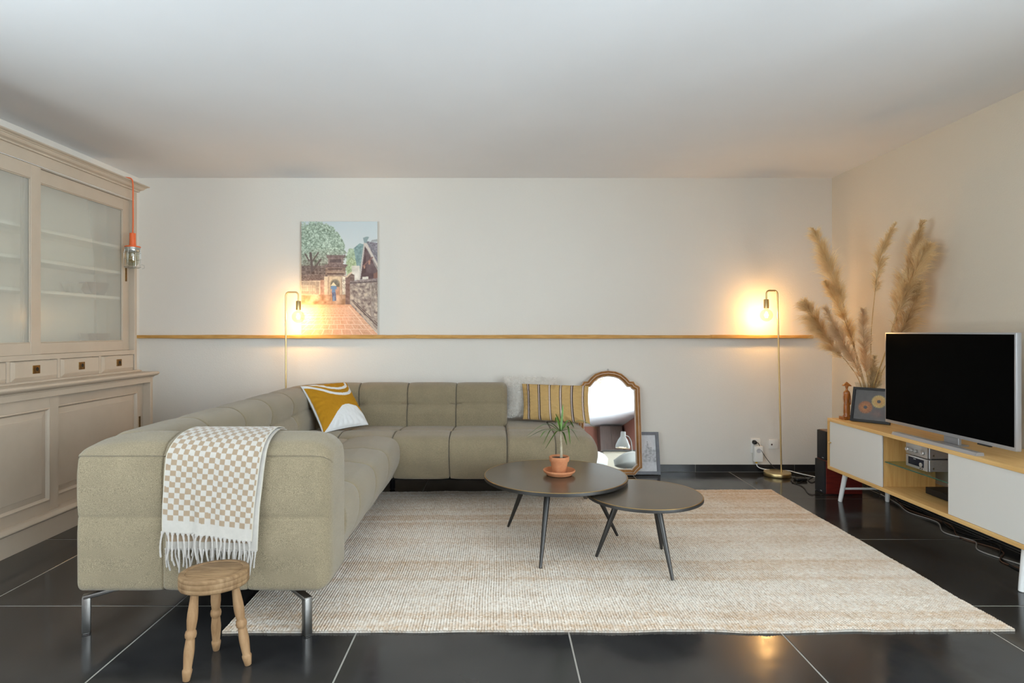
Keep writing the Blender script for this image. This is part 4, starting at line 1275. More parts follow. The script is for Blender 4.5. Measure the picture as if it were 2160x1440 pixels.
for yy in (3.27, 3.57):
    obj('foot', G().box(2.57, 2.68, yy - .012, yy + .012, SZ0 + tb + .0002, SZ0 + tb + .007), m_black, sb)

# stacked loudspeakers behind the left end of the bench
m_spk = M('black_grille_cloth', (34, 34, 36), .85, bump=(500, .4, .002))
m_cherry = M('cherry_veneer', (96, 26, 22), .35, wood=((120, 40, 30), 10, (1, 1, 6)))
m_spktop = M('walnut_veneer', (98, 70, 50), .4)
def speaker(label, x0, x1, y0, y1, z0, z1, veneer):
    t = thing('loudspeaker', label, 'speaker', ((x0 + x1) / 2, (y0 + y1) / 2, z0))
    obj('cabinet', G().box(x0 + .014, x1, y0, y1, z0, z1, .002, 1), veneer, t)
    obj('grille', G().box(x0, x0 + .016, y0 + .001, y1 - .001, z0 + .001, z1 - .002, .004, 2), m_spk, t, smooth=True)
    obj('badge', G().box(x0 - .001, x0 + .002, (y0 + y1) / 2 - .035, (y0 + y1) / 2 - .012, z0 + .014, z0 + .019), m_alu, t)
speaker('black fronted loudspeaker with dark red sides standing on the floor', 2.408, 2.69, 4.458, 4.592, .001, .245, m_cherry)
speaker('black fronted loudspeaker stacked on top of the other one', 2.418, 2.67, 4.456, 4.582, .2462, .462, m_spktop)

# cables lying under the bench
def under(name, label, pts, r, mat):
    return floor_cord(name, label, pts, r, mat)
m_greyc = M('grey_cable', (170, 164, 158), .6); m_brownc = M('brown_cable', (112, 80, 60), .6)
under('bench_cable', 'pale grey cable trailing on the floor under the bench', [(2.820, 4.45), (2.780, 4.2), (2.720, 4.0), (2.760, 3.8), (2.660, 3.6), (2.720, 3.45), (2.630, 3.30), (2.690, 3.1), (2.760, 2.9)], .0035, m_greyc)
under('bench_cable', 'brown cable winding on the floor under the bench', [(2.830, 4.3), (2.760, 4.05), (2.800, 3.75), (2.690, 3.52), (2.750, 3.3), (2.620, 3.14), (2.700, 2.95), (2.820, 2.8)], .003, m_brownc)
under('bench_cable', 'black cable lying against the wall under the bench', [(2.830, 4.4), (2.800, 4.15), (2.830, 3.9), (2.750, 3.65), (2.810, 3.4), (2.660, 3.2), (2.620, 3.0), (2.740, 2.85)], .004, m_black)

# framed flower print on the bench
def irises(W, Hh):
    U, V = np.meshgrid(np.linspace(0, 1, W), np.linspace(0, 1, Hh))
    img = np.full((Hh, W, 3), 0.0) + np.array([92, 90, 90]) + ((vnoise((Hh, W), 18, 3, 3) - .5) * 22)[..., None]
    smoke = np.exp(-((U - .68) / .17) ** 2 - ((V - .76) / .11) ** 2) * vnoise((Hh, W), 6, 8, 3)
    img += smoke[..., None] * np.array([60, 14, 4])
    for cx_, cy_, R_, c1_, c2_ in ((.33, .58, .235, (206, 126, 58), (150, 92, 64)), (.70, .36, .235, (222, 150, 74), (206, 184, 110))):
        a = np.arctan2(V - cy_, U - cx_); r = np.hypot(U - cx_, V - cy_)
        ray = .5 + .5 * np.sin(a * 34 + 3 * np.sin(a * 5)); ray2 = vnoise((Hh, W), 3, 5, 2)
        k = np.clip(r / R_, 0, 1)[..., None]
        col = np.array(c1_) * (1 - k) + np.array(c2_) * k + ((ray - .5) * 34 + (ray2 - .5) * 40)[..., None]
        al = np.clip((R_ * (.93 + .07 * ray) - r) / (R_ * .18), 0, 1)[..., None]
        img = img * (1 - al) + col * al
        pu = np.clip((.058 - r) / .008, 0, 1)[..., None]
        img = img * (1 - pu) + np.array([70, 72, 80]) * pu
    bgc = np.array([96, 95, 94.])
    return np.clip(img * .72 + bgc * .28, 0, 255)
A0 = np.array([2.452, 4.207, SZ1 + .0006]); B0 = np.array([2.602, 4.012, SZ1 + .0006])
ex = (B0 - A0) / np.linalg.norm(B0 - A0); nf = np.array([-(-ex[1]), -ex[0], 0]); nf = np.array([ex[1], -ex[0], 0])
if nf[1] > 0:
    nf = -nf
Wf = float(np.linalg.norm(B0 - A0)); Hf = .238; tl = math.radians(14)
upf = np.array([0, 0, math.cos(tl)]) - nf * math.sin(tl); nof = nf * math.cos(tl) + np.array([0, 0, math.sin(tl)])
def ff(a, b, h):
    return tuple(A0 + ex * a + upf * b + nof * (h - .0) + np.array([0, 0, .0035]))
fp_ = thing('flower_frame', 'black framed dark print with two orange round blooms on the bench', 'picture', tuple((A0 + B0) / 2))
m_bframe = M('black_frame', (30, 29, 30), .45)
g = G(); b_ = .016
for a0, a1, b0, b1 in ((0, Wf, 0, b_), (0, Wf, Hf - b_, Hf), (0, b_, b_, Hf - b_), (Wf - b_, Wf, b_, Hf - b_)):
    g.prism([(a0, b0), (a1, b0), (a1, b1), (a0, b1)], -.014, .006, ff)
obj('frame', g, m_bframe, fp_)
obj('backing', G().prism([(.003, .003), (Wf - .003, .003), (Wf - .003, Hf - .003), (.003, Hf - .003)], -.013, -.007, ff), m_black, fp_)
printed_panel('print', irises(110, 110), lambda u, v: ff(b_ - .001 + u * (Wf - 2 * b_ + .002), Hf - b_ + .001 - v * (Hf - 2 * b_ + .002), -.004), M('glossy_print', rough=.35, attr='paint'), fp_, 110, 110)

# carved wooden figurine
m_carve = M('varnished_wood', (138, 78, 30), .25, spec=.5, wood=((176, 106, 46), 20, (2, 2, .6)), coat=.3)
fgx, fgy = 2.468, 4.282
fig = thing('carved_figurine', 'small varnished wooden figurine in a pointed hat at the bench end', 'figurine', (fgx, fgy, SZ1))
obj('plinth', G().box(fgx - .036, fgx + .032, fgy - .03, fgy + .03, SZ1 + .0004, SZ1 + .022, .002, 1), m_carve, fig)
prof = [(.001, .0215), (.034, .0215), (.034, .028), (.028, .034), (.030, .05), (.029, .09), (.025, .13), (.026, .155), (.0305, .180), (.031, .188), (.025, .198), (.013, .206), (.0095, .212), (.010, .222), (.0145, .230), (.0165, .240), (.014, .248), (.001, .249)]
obj('body', G().lathe((fgx + .004, fgy, SZ1), prof, 28, .74, .66), m_carve, fig, smooth=True, angle=50)
for s_ in (-1, 1):
    C = spline([(fgx + .004 + s_ * .020, fgy, SZ1 + .186), (fgx + .004 + s_ * .024, fgy - .003, SZ1 + .150), (fgx + .004 + s_ * .021, fgy - .009, SZ1 + .115), (fgx + .004 + s_ * .013, fgy - .016, SZ1 + .105)], 6)
    obj('arm', G().tube(C, .0045, 10, np.linspace(1.1, .7, len(C))), m_carve, fig, smooth=True)
obj('hat', G().lathe((fgx + .004, fgy, SZ1), [(.010, .240), (.031, .2375), (.030, .241), (.014, .256), (.003, .266), (.001, .2665)], 28), m_carve, fig, smooth=True)

# ------------------------------------------------------------------ pampas grass in a clear vase
vx, vy = 2.605, 4.25
va = [(.001, .002), (.048, .002), (.050, .004), (.044, .03), (.046, .10), (.058, .18), (.082, .262), (.084, .262), (.060, .178), (.049, .10), (.047, .03), (.053, .003), (.050, 0), (.001, 0)]
m_vase = clear_glass('vase_glass', (250, 251, 250), .09)
tag(obj('glass_vase', G().lathe((vx, vy, SZ1 + .0005), [(r, h) for r, h in va], 40), m_vase, smooth=True, angle=60), 'clear flared glass vase holding the pampas grass behind the flower print', 'vase')
m_plume = M('pampas_plume', rough=.95, spec=.05, attr='paint')
_nt = m_plume.node_tree
_tr = _nt.nodes.new('ShaderNodeBsdfTranslucent'); _mx = _nt.nodes.new('ShaderNodeMixShader'); _mx.inputs[0].default_value = .5
_at = [n for n in _nt.nodes if n.type == 'ATTRIBUTE'][0]
_nt.links.new(_at.outputs['Color'], _tr.inputs['Color'])
_nt.links.new(_nt.nodes['Principled BSDF'].outputs[0], _mx.inputs[1]); _nt.links.new(_tr.outputs[0], _mx.inputs[2])
_nt.links.new(_mx.outputs[0], _nt.nodes['Material Output'].inputs['Surface'])
m_stalk = M('dry_stalk', (192, 160, 106), .8, var=(60, (170, 136, 86), None))
def plume_mesh(axis, R, seed, count, c_lo, c_hi, fluff=1.0):
    r = np.random.default_rng(seed)
    A = spline(axis, 12); n = len(A)
    s = np.linspace(0, 1, n)
    nb = 90
    tb = r.random(nb) ** .9; phb = r.random(nb) * 2 * PI; lb = r.uniform(.65, 1.15, nb); tone = r.random(nb)
    k = r.integers(0, nb, count)
    t = np.clip(tb[k] + r.normal(0, .018, count), 0, 1); ph = phb[k] + r.normal(0, .38, count)
    env = np.interp(t, [0, .12, .35, .7, .9, 1], [.55, .95, 1.0, .78, .5, .34])
    Ln = R * env * lb[k] * r.uniform(.6, 1.25, count) * 1.35
    base = np.stack([np.interp(t, s, A[:, i]) for i in range(3)], 1)
    T = np.stack([np.interp(t, s, np.gradient(A[:, i])) for i in range(3)], 1); T /= np.linalg.norm(T, axis=1)[:, None]
    a = np.cross(T, [0, 1.0, .02]); a /= np.linalg.norm(a, axis=1)[:, None]; b = np.cross(T, a)
    rad = a * np.cos(ph)[:, None] + b * np.sin(ph)[:, None]
    L3 = Ln[:, None]; jit = r.normal(0, .09, (count, 3)) * L3
    p0 = base
    p1 = base + rad * L3 * .30 + T * L3 * .40 + jit * .3
    p2 = base + rad * L3 * .62 * fluff + T * L3 * .78 + jit * .7 + np.array([0, 0, -.04]) * L3
    p3 = base + rad * L3 * .88 * fluff + T * L3 * .98 + jit + np.array([0, 0, -.22]) * L3
    side = np.cross(T + rad, r.normal(0, 1, (count, 3))); side /= np.linalg.norm(side, axis=1)[:, None]
    w = r.uniform(.0007, .0014, count)[:, None]
    V = np.stack([p0 - side * w * .6, p0 + side * w * .6, p1 - side * w, p1 + side * w, p2 - side * w * .8, p2 + side * w * .8, p3 - side * w * .15, p3 + side * w * .15], 1).reshape(-1, 3)
    o = (np.arange(count) * 8)[:, None]
    Q = np.concatenate([o + np.array([[0, 1, 3, 2]]), o + np.array([[2, 3, 5, 4]]), o + np.array([[4, 5, 7, 6]])], 0)
    m = np.clip(.5 * tone[k] + .5 * r.random(count), 0, 1)[:, None]
    c = slin(c_lo) * (1 - m) + slin(c_hi) * m
    return V, Q, np.repeat(c, 8, 0)
PL = [  # label, stem pixels, plume pixels, radius, depth at the tip, strands, tones
    ('tall curved pampas plume leaning far left over the lamp side', [(1829, 868), (1822, 812), (1796, 715), (1775, 626)], [(1778, 640), (1758, 585), (1735, 530), (1717, 486)], .078, 4.36, 3400, (232, 206, 159), (255, 243, 210)),
    ('lowest pampas plume on the left, spreading over the rail end', [(1828, 868), (1815, 810), (1790, 768), (1770, 745)], [(1776, 756), (1745, 715), (1718, 672), (1696, 640)], .085, 4.28, 3400, (227, 197, 146), (255, 240, 203)),
    ('pale pampas plume in front, between the low left and the centre ones', [(1830, 868), (1822, 815), (1808, 775)], [(1816, 795), (1786, 735), (1762, 690), (1740, 650)], .060, 4.14, 2600, (230, 204, 166), (252, 234, 204)),
    ('golden pampas plume under the tall left one', [(1831, 868), (1824, 810), (1800, 725)], [(1803, 730), (1780, 672), (1758, 625), (1742, 596)], .056, 4.32, 2200, (234, 203, 148), (255, 241, 201)),
    ('short upright pale pampas plume in the centre', [(1832, 868), (1831, 820), (1826, 775)], [(1827, 785), (1823, 730), (1821, 690), (1820, 654)], .050, 4.16, 2600, (230, 204, 166), (252, 234, 204)),
    ('slender lone pampas plume on a long bare stem', [(1834, 868), (1836, 810), (1838, 700), (1846, 614)], [(1845, 618), (1852, 565), (1866, 515), (1888, 474)], .046, 4.08, 2200, (229, 203, 156), (254, 241, 207)),
    ('tallest pampas plume on the right above the television', [(1837, 868), (1843, 815), (1866, 750), (1886, 690)], [(1882, 704), (1900, 630), (1924, 548), (1941, 472)], .074, 3.92, 3800, (221, 192, 144), (250, 235, 200)),
    ('broad pampas plume leaning right beside the tallest one', [(1836, 868), (1841, 815), (1868, 740), (1894, 652)], [(1893, 665), (1914, 610), (1938, 555), (1958, 516)], .078, 3.84, 3800, (229, 202, 154), (254, 240, 206)),
    ('low pampas plume rising behind the television corner', [(1839, 868), (1848, 815), (1880, 745), (1892, 720)], [(1888, 730), (1906, 690), (1924, 650), (1942, 600)], .070, 3.90, 3000, (216, 184, 135), (247, 229, 191)),
    ('smallest dark pampas tuft low in the vase', [(1835, 868), (1836, 825), (1838, 805)], [(1836, 812), (1840, 785), (1845, 752)], .040, 4.2, 1500, (218, 195, 153), (248, 235, 202)),
    ('short ragged pampas tuft at the vase rim', [(1834, 868), (1840, 832), (1844, 815)], [(1838, 830), (1844, 806), (1852, 780)], .045, 4.22, 1500, (221, 198, 156), (249, 236, 203)),
]
for i, (lab, stem, plume, R, yt, cnt, c1_, c2_) in enumerate(PL):
    allp = stem + plume
    y_tip_px = plume[-1][1]
    def pt(p):
        k = np.clip((868 - p[1]) / (868 - y_tip_px), 0, 1)
        return at(p[0], p[1], vy + (yt - vy) * k)
    S = [pt(p) for p in stem]
    S[0] = np.array([vx + .02 * math.cos(i * 2.1), vy + .02 * math.sin(i * 2.1), SZ1 + .012])
    Pm = [pt(p) for p in plume]
    t = thing('pampas_stem', lab, 'dried grass', tuple(S[0]), 'pampas grass in the glass vase')
    C = spline(S + Pm[1:], 8)
    obj('stem', G().tube(C, .0030, 8, np.linspace(1.15, .35, len(C))), m_stalk, t, smooth=True)
    V, Q, c = plume_mesh(Pm, R, 50 + i, cnt, c1_, c2_)
    V[:, 0] = np.minimum(V[:, 0], XR - .004)
    V[:, 1] = np.minimum(V[:, 1], YB - .05)
    big_mesh('plume', V, Q, m_plume, t, colors=c, smooth=False, origin=tuple(Pm[0]))

# ------------------------------------------------------------------ tall display cabinet on the left
m_cab = M('taupe_paint', (189, 174, 155), .42, spec=.4, var=(3, (181, 166, 147), None), bump=(40, .06, .002, (1, 1, .3)))
m_cabin = M('cabinet_inside', (240, 237, 228), .6)
def frosted(name):
    m = bpy.data.materials.new(name); m.use_nodes = True
    nt = m.node_tree; N = nt.nodes; L = nt.links
    p = N['Principled BSDF']
    p.inputs['Base Color'].default_value = lin((236, 235, 228)); p.inputs['Roughness'].default_value = .2
    p.inputs['Transmission Weight'].default_value = .5; p.inputs['IOR'].default_value = 1.2
    tl = N.new('ShaderNodeBsdfTransparent'); tl.inputs[0].default_value = lin((250, 250, 246))
    mx = N.new('ShaderNodeMixShader'); mx.inputs[0].default_value = .55
    L.new(p.outputs[0], mx.inputs[1]); L.new(tl.outputs[0], mx.inputs[2])
    L.new(mx.outputs[0], N['Material Output'].inputs['Surface'])
    return m
m_frost = frosted('frosted_glass')
m_oldbrass = M('aged_brass', (132, 100, 54), .38, .9, var=(60, (104, 78, 44), None))
cab = thing('display_cabinet', 'tall taupe painted cabinet with frosted sliding doors and small drawers', 'cabinet', (-2.85, 3.57, 0))
UX, LX = -2.74, -2.63
CB = XL + .012
UY0, UY1 = 2.565, 4.59
LY0, LY1 = 2.545, 4.61
# upper carcass
obj('back_panel', G().box(CB, CB + .012, UY0, UY1, .90, 2.26), m_cabin, cab)
for a, b in ((UY0, UY0 + .03), (UY1 - .03, UY1)):
    obj('side_panel', G().box(CB + .012, UX, a, b, .90, 2.26, .002, 1), m_cab, cab)
obj('top_panel', G().box(CB + .012, UX + .001, UY0 + .03, UY1 - .03, 2.19, 2.258, .001, 1), m_cab, cab)
obj('door_rail', G().box(CB + .012, UX, UY0 + .03, UY1 - .03, 1.030, 1.062, .002, 1), m_cab, cab)
obj('inner_floor', G().box(CB + .012, UX - .06, UY0 + .03, UY1 - .03, 1.062, 1.066), m_cabin, cab)
for z in (1.83, 1.64, 1.45):
    obj('shelf', G().box(CB + .013, -2.825, UY0 + .032, UY1 - .032, z - .012, z + .008, .002, 1), m_cabin, cab)
# cornice: stepped moulding swept along the front and round the far end
def cornice_ring(prof, x, y0, y1):
    """mitred run: from the near end along the front to the far end"""
    g = G(); rings = []
    for e, z in prof:
        rings.append([(CB, y0 - e, z), (x + e, y0 - e, z), (x + e, y1 + e, z), (CB, y1 + e, z)])
    return g.loft(rings, True, True, True)
cp = [(0.0, 2.2575), (.012, 2.2575), (.014, 2.262), (.014, 2.268), (.018, 2.270), (.030, 2.276), (.038, 2.286), (.040, 2.292), (.046, 2.293), (.046, 2.297), (.054, 2.300), (.060, 2.303), (.062, 2.304), (.062, 2.311), (.058, 2.312)]
obj('cornice', cornice_ring(cp, UX, UY0, UY1), m_cab, cab)
def sliding_glass(x, y0, y1, z0, z1, wy=.078, wt=.082, wb=.068, lab=None):
    th = .022; g = G()
    g.box(x - th, x, y0, y0 + wy, z0, z1, .0015, 1).box(x - th, x, y1 - wy, y1, z0, z1, .0015, 1)
    g.box(x - th, x, y0 + wy, y1 - wy, z1 - wt, z1, .0015, 1).box(x - th, x, y0 + wy, y1 - wy, z0, z0 + wb, .0015, 1)
    d = obj('glass_door', g, m_cab, cab)
    a0, a1, b0, b1 = y0 + wy, y1 - wy, z0 + wb, z1 - wt
    gb = G()
    for p0, p1, q0, q1 in ((a0, a1, b0, b0 + .007), (a0, a1, b1 - .007, b1), (a0, a0 + .007, b0 + .007, b1 - .007), (a1 - .007, a1, b0 + .007, b1 - .007)):
        gb.box(x - .010, x - .003, p0, p1, q0, q1, .002, 1)
    obj('glazing_bead', gb, m_cab, d)
    obj('pane', G().box(x - .014, x - .0105, a0, a1, b0, b1), m_frost, d)
    return d
sliding_glass(-2.748, UY0 + .031, 3.636, 1.0625, 2.186)
dr = sliding_glass(-2.780, 3.545, UY1 - .031, 1.0625, 2.186)
obj('track', G().box(-2.775, -2.742, UY0 + .03, UY1 - .03, 2.187, 2.1895), m_white, cab)
g = G().box(-2.7805, -2.778, 4.508, 4.530, 1.575, 1.675, .001, 1)
pull = obj('door_pull', g, m_oldbrass, dr, label='narrow recessed brass pull')
# drawers
dys = [2.615 + .391 * k for k in range(5)]
for y in [UY0 + .03] + [d - .0125 for d in dys[1:]]:
    obj('drawer_divider', G().box(UX - .05, UX - .001, y - .012, y + .012, .905, 1.03, .001, 1), m_cab, cab)
for d in dys:
    y0, y1 = d + .003, d + .362
    z0, z1 = .912, 1.0275
    c = .022
    front = [(UX - .016, y0, z0), (UX - .016, y1, z0), (UX - .016, y1, z1), (UX - .016, y0, z1)]
    edge = [(UX - .003, y0, z0), (UX - .003, y1, z0), (UX - .003, y1, z1), (UX - .003, y0, z1)]
    fld = [(UX + .007, y0 + c, z0 + c), (UX + .007, y1 - c * .5, z0 + c), (UX + .007, y1 - c * .5, z1 - c * .35), (UX + .007, y0 + c, z1 - c * .35)]
    w = obj('drawer', G().loft([front, edge, fld]), m_cab, cab)
    ym, zm = (y0 + y1) / 2, (z0 + z1) / 2 + .006
    h = obj('drawer_pull', G().box(UX + .0065, UX + .0095, ym - .029, ym + .029, zm - .0245, zm + .0245, .001, 1), m_oldbrass, w)
    g = G().lathe((UX + .0096, ym + .002, zm), [(.0175, -.001), (.0185, .0012), (.0155, .0018), (.0150, .0006)], 24, axis=(1, 0, 0))
    obj('ring', g, m_oldbrass, h, smooth=True)
    obj('recess', G().lathe((UX + .0096, ym + .004, zm + .002), [(.0125, 0), (.012, .0007), (.001, .0007)], 20, axis=(1, 0, 0)), M('pull_recess', (40, 38, 36), .3, .6), h, smooth=True)
# ledge between upper and lower part
lp_ = [(0.0, .852), (.004, .853), (.006, .860), (.010, .862), (.022, .868), (.030, .876), (.033, .884), (.031, .892), (.026, .896), (-.02, .8975)]
obj('ledge', cornice_ring(lp_, LX, LY0, LY1), m_cab, cab)
obj('foot_moulding', cornice_ring([(.0, .8978), (.022, .8978), (.024, .902), (.020, .908), (.010, .9115), (.0, .912)], UX, UY0, UY1), m_cab, cab)
# lower carcass
for a, b in ((LY0, LY0 + .034), (LY1 - .034, LY1)):
    obj('side_panel', G().box(CB, LX, a, b, .0, .852, .002, 1), m_cab, cab)
obj('upper_rail', G().box(CB, LX, LY0 + .034, LY1 - .034, .817, .852, .001, 1), m_cab, cab)
obj('lower_back', G().box(CB, CB + .012, LY0 + .034, LY1 - .034, .02, .817), m_cabin, cab)
obj('lower_floor', G().box(CB + .012, LX - .001, LY0 + .034, LY1 - .034, .105, .138, .001, 1), m_cab, cab)
def panel_door(x, y0, y1, z0, z1):
    th = .022; wy = .074; wz = .066; g = G()
    g.box(x - th, x, y0, y0 + wy, z0, z1, .0015, 1).box(x - th, x, y1 - wy, y1, z0, z1, .0015, 1)
    g.box(x - th, x, y0 + wy, y1 - wy, z1 - wz, z1, .0015, 1).box(x - th, x, y0 + wy, y1 - wy, z0, z0 + wz, .0015, 1)
    d = obj('panel_door', g, m_cab, cab)
    a0, a1, b0, b1 = y0 + wy, y1 - wy, z0 + wz, z1 - wz
    def rect(k, e):
        return [(x + e, a0 + k, b0 + k), (x + e, a1 - k, b0 + k), (x + e, a1 - k, b1 - k), (x + e, a0 + k, b1 - k)]
    obj('moulding', G().loft([rect(-.001, -.016), rect(-.001, .003), rect(.006, .005), rect(.014, -.004), rect(.018, -.014)], True, True, False), m_cab, d)
    obj('raised_panel', G().loft([rect(.016, -.018), rect(.016, -.013), rect(.050, -.0075), rect(.053, -.0055)], True, True, True), m_cab, d)
    return d
panel_door(-2.648, LY0 + .036, 3.645, .1385, .8165)
dl = panel_door(-2.686, 3.555, LY1 - .035, .1385, .8165)
obj('door_pull', G().box(-2.687, -2.6845, 4.522, 4.545, .475, .565, .001, 1), m_oldbrass, dl, label='narrow recessed brass pull')
obj('plinth', cornice_ring([(.0, .0008), (.028, .0008), (.028, .112), (.033, .116), (.036, .122), (.034, .128), (.022, .134), (.010, .140), (.0, .141)], LX, LY0, LY1), m_cab, cab)
# crockery behind the frosted panes
m_pot1 = M('stoneware_brown', (128, 98, 70), .5); m_pot2 = M('stoneware_grey', (176, 172, 160), .5)
def bowl(label, y, z, r, h, mat):
    g = G().lathe((-2.90, y, z + .0005), [(.001, 0), (r * .5, 0), (r * .8, h * .4), (r, h), (r * .94, h), (r * .72, h * .42), (.001, h * .12)], 26)
    tag(obj('bowl', g, mat, smooth=True), label, 'bowl')
bowl('wide brown bowl blurred behind the right pane on the lowest shelf', 4.33, 1.458, .085, .09, m_pot1)
bowl('small tan bowl blurred beside the wide one on the lowest shelf', 4.12, 1.458, .06, .07, m_pot2)
bowl('big brown bowl on the cabinet floor behind the right pane', 4.34, 1.066, .09, .12, m_pot1)

# ------------------------------------------------------------------ orange inspection lamp hung from the cornice
hx_, hy_ = -2.664, 4.41
m_orange = M('orange_plastic', (226, 104, 52), .45)
m_zinc = M('zinc_wire', (188, 188, 182), .3, .9)
ol = thing('caged_work_lamp', 'orange handled caged work lamp hanging from the cabinet cornice', 'lamp', (hx_, hy_, 1.65))
obj('cord', G().tube(spline([(-2.80, hy_ - .06, 2.3165), (-2.72, hy_ - .035, 2.3165), (-2.690, hy_ - .02, 2.3172), (-2.669, hy_ - .006, 2.311), (-2.662, hy_, 2.27), (hx_ + .001, hy_ + .003, 2.12), (hx_ + .002, hy_ + .002, 2.0), (hx_, hy_, 1.905)], 7), .0048, 10), m_orange, ol, smooth=True)
obj('handle', G().lathe((hx_, hy_, 0), [(.001, 1.918), (.0195, 1.917), (.0205, 1.913), (.0205, 1.85), (.022, 1.835), (.023, 1.824), (.001, 1.823)], 24), m_orange, ol, smooth=True)
obj('collar', G().lathe((hx_, hy_, 0), [(.001, 1.825), (.050, 1.8215), (.053, 1.817), (.052, 1.813), (.001, 1.812)], 32), m_orange, ol, smooth=True)
obj('metal_ring', G().lathe((hx_, hy_, 0), [(.049, 1.8125), (.050, 1.800), (.047, 1.798), (.0475, 1.786), (.045, 1.782), (.040, 1.782)], 32), m_zinc, ol, smooth=True)
obj('glass_jar', G().lathe((hx_, hy_, 0), [(.039, 1.785), (.040, 1.72), (.037, 1.695), (.025, 1.682), (.001, 1.680)], 28), clear_glass('jar_glass', (232, 236, 230), .12), ol, smooth=True)
obj('light_bulb', G().lathe((hx_, hy_, 0), [(.012, 1.80), (.013, 1.775), (.026, 1.745), (.028, 1.728), (.020, 1.708), (.001, 1.702)], 22), clear_glass('clear_bulb', (250, 240, 214), .10), ol, smooth=True)
gc = G()
for k in range(7):
    a = 2 * PI * k / 7 + .2; ca, sa = math.cos(a), math.sin(a)
    gc.tube([(hx_ + ca * .048, hy_ + sa * .048, 1.80), (hx_ + ca * .054, hy_ + sa * .054, 1.77), (hx_ + ca * .054, hy_ + sa * .054, 1.672), (hx_ + ca * .046, hy_ + sa * .046, 1.664), (hx_ + ca * .012, hy_ + sa * .012, 1.660)], .0017, 6)
for z, r in ((1.772, .0545), (1.725, .0545), (1.670, .053), (1.660, .012)):
    gc.tube([(hx_ + r * math.cos(a), hy_ + r * math.sin(a), z) for a in np.linspace(0, 2 * PI, 29)], .0016, 6)
gc.tube([(hx_ + .05, hy_ + .02, 1.69), (hx_ + .066, hy_ + .03, 1.685), (hx_ + .068, hy_ + .03, 1.665), (hx_ + .055, hy_ + .024, 1.66)], .0017, 6)
obj('wire_cage', gc, m_zinc, ol, smooth=True)

# ------------------------------------------------------------------ the part of the room behind the camera (seen in the mirror)
isl = thing('kitchen_island', 'cream kitchen island seen reflected in the arched mirror', 'island', (3.2, -3.1, 0))
m_cream = M('cream_front', (214, 204, 186), .45)
obj('body', G().box(2.22, 4.05, -3.6, -2.7, 0, .90, .003, 1), m_cream, isl)
obj('worktop', G().box(2.19, 4.08, -3.63, -2.67, .90, .93, .003, 1), m_tdark, isl)
tall = thing('tall_cupboard', 'dark brown tall cupboard at the far wall seen in the mirror', 'cupboard', (3.6, -10.6, 0))
m_brownw = M('dark_brown_wood', (84, 66, 58), .5, wood=((100, 80, 70), 6, (4, 4, .5)))
obj('body', G().box(3.45, 4.2, -10.98, -10.35, 0, 2.45, .003, 1), m_brownw, tall)
for a, b in ((3.46, 3.82), (3.83, 4.19)):
    d = obj('door', G().box(a, b, -10.35, -10.33, .08, 2.43, .002, 1), m_brownw, tall)
    obj('handle', G().cyl((b - .04, -10.325, 1.0), (b - .04, -10.325, 1.25), .006, n=8), m_steel, d)
m_grey = M('grey_shell', (150, 148, 142), .6)
def shell_chair(label, cx_, cy_, rot, mat):
    t = thing('shell_chair', label, 'chair', (cx_, cy_, 0))
    nu, nv = 40, 14
    P = np.zeros((nu, nv, 3))
    for i in range(nu):
        a = -PI * .78 + 2 * PI * .78 * i / (nu - 1)
        for j in range(nv):
            k = j / (nv - 1)
            hgt = .45 + k ** 1.5 * (.16 + .13 * math.cos(a) ** 2 * (1 if math.cos(a) > 0 else .2))
            rr = .03 + .23 * min(1, k * 2.2) ** .6 + .03 * k
            b = a + rot
            P[i, j] = (cx_ + rr * math.cos(b), cy_ + rr * math.sin(b), hgt)
    V = P.reshape(-1, 3); V2 = V.copy(); V2[:, 2] -= .008
    g = G(); q = gridfaces(nu, nv)
    g.add(V, q.tolist()); 
    o = obj('shell', g, mat, t, smooth=True, angle=80)
    md = o.modifiers.new('thickness', 'SOLIDIFY'); md.thickness = .008
    for sx in (-1, 1):
        for sy in (-1, 1):
            obj('leg', G().cyl((cx_ + sx * .20, cy_ + sy * .20, .0005), (cx_ + sx * .09, cy_ + sy * .09, .455), .009, .013, n=10), m_stool, t, smooth=True)
shell_chair('grey shell chair reflected low in the mirror', 2.42, -1.15, PI / 2, m_grey)
shell_chair('pale shell chair reflected at the left of the mirror', 1.72, -1.1, PI / 2, m_white)
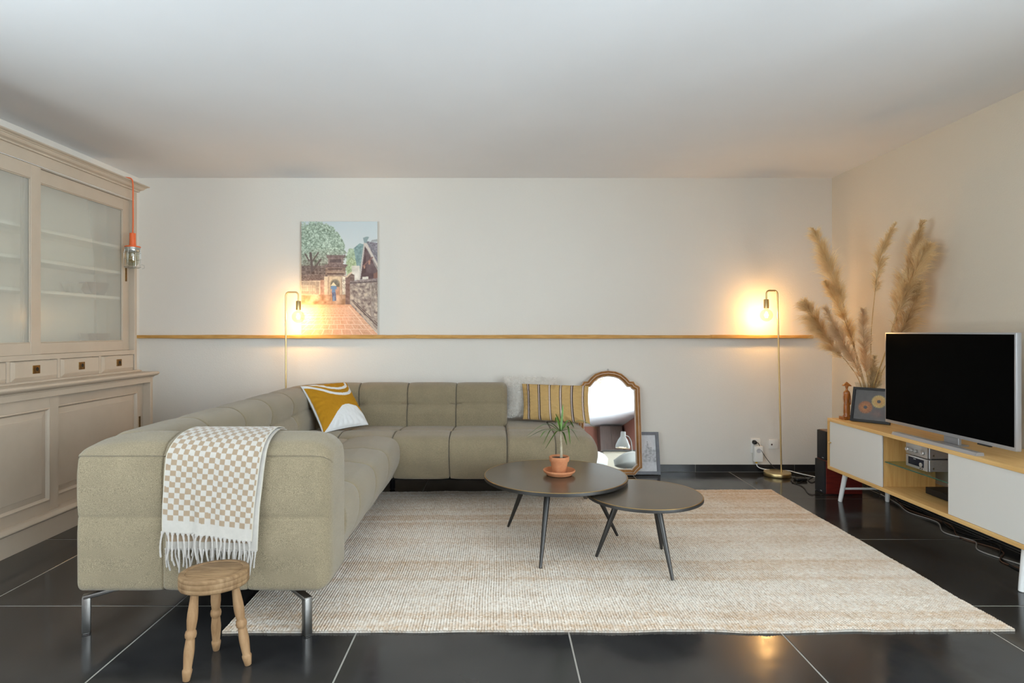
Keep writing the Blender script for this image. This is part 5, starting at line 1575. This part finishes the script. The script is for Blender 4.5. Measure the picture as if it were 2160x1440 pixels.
rl = thing('reading_lamp', 'grey dome reading lamp glowing in the mirror reflection', 'lamp', (2.66, -1.75, 0))
m_lampgrey = M('grey_lacquer', (120, 118, 114), .45)
obj('base', G().lathe((2.66, -1.75, 0), [(.001, .001), (.14, .001), (.14, .02), (.02, .028), (.001, .028)], 32), m_lampgrey, rl, smooth=True)
obj('pole', G().tube([(2.66, -1.75, .02), (2.60, -1.75, 1.02), (2.56, -1.75, 1.10), (2.48, -1.75, 1.13)], .009, 10), m_lampgrey, rl, smooth=True)
ax_ = Vector((-.10, .0, -1))
sh = obj('shade', G().lathe((2.46, -1.75, 1.20), [(.001, 0), (.045, .005), (.05, .10), (.09, .16), (.135, .27), (.138, .32), (.134, .32), (.13, .27), (.085, .165), (.04, .11), (.001, .10)], 36, axis=ax_), m_lampgrey, rl, smooth=True)
bc = Vector((2.46, -1.75, 1.20)) + ax_.normalized() * .29
obj('diffuser', G().lathe(bc, [(.001, 0), (.127, 0), (.127, .006), (.001, .010)], 28, axis=ax_), M('lit_diffuser', (255, 240, 214), .6, emit=((255, 236, 200), 6)), rl, smooth=True)
pdx, pdy, pdz = 1.72, -.9, 1.96
pend = thing('wicker_pendant', 'round wicker pendant lamp reflected at the top of the mirror', 'lamp', (pdx, pdy, pdz))
m_wick = M('wicker', (196, 150, 92), .8)
for k in range(16):
    a = 2 * PI * k / 16
    C = [(pdx + .24 * math.sin(q) * math.cos(a + .5 * q), pdy + .24 * math.sin(q) * math.sin(a + .5 * q), pdz + .12 + .14 * math.cos(q)) for q in np.linspace(.25, 2.3, 12)]
    obj('cane', G().tube(C, .006, 6), m_wick, pend, smooth=True)
for z, r in ((.25, .07), (.20, .19), (.12, .24), (.035, .18)):
    obj('hoop', G().tube([(pdx + r * math.cos(q), pdy + r * math.sin(q), pdz + z) for q in np.linspace(0, 2 * PI, 33)], .006, 6), m_wick, pend, smooth=True)
obj('cord', G().cyl((pdx, pdy, pdz + .24), (pdx, pdy, ZC - .0005), .003, n=8), m_black, pend)
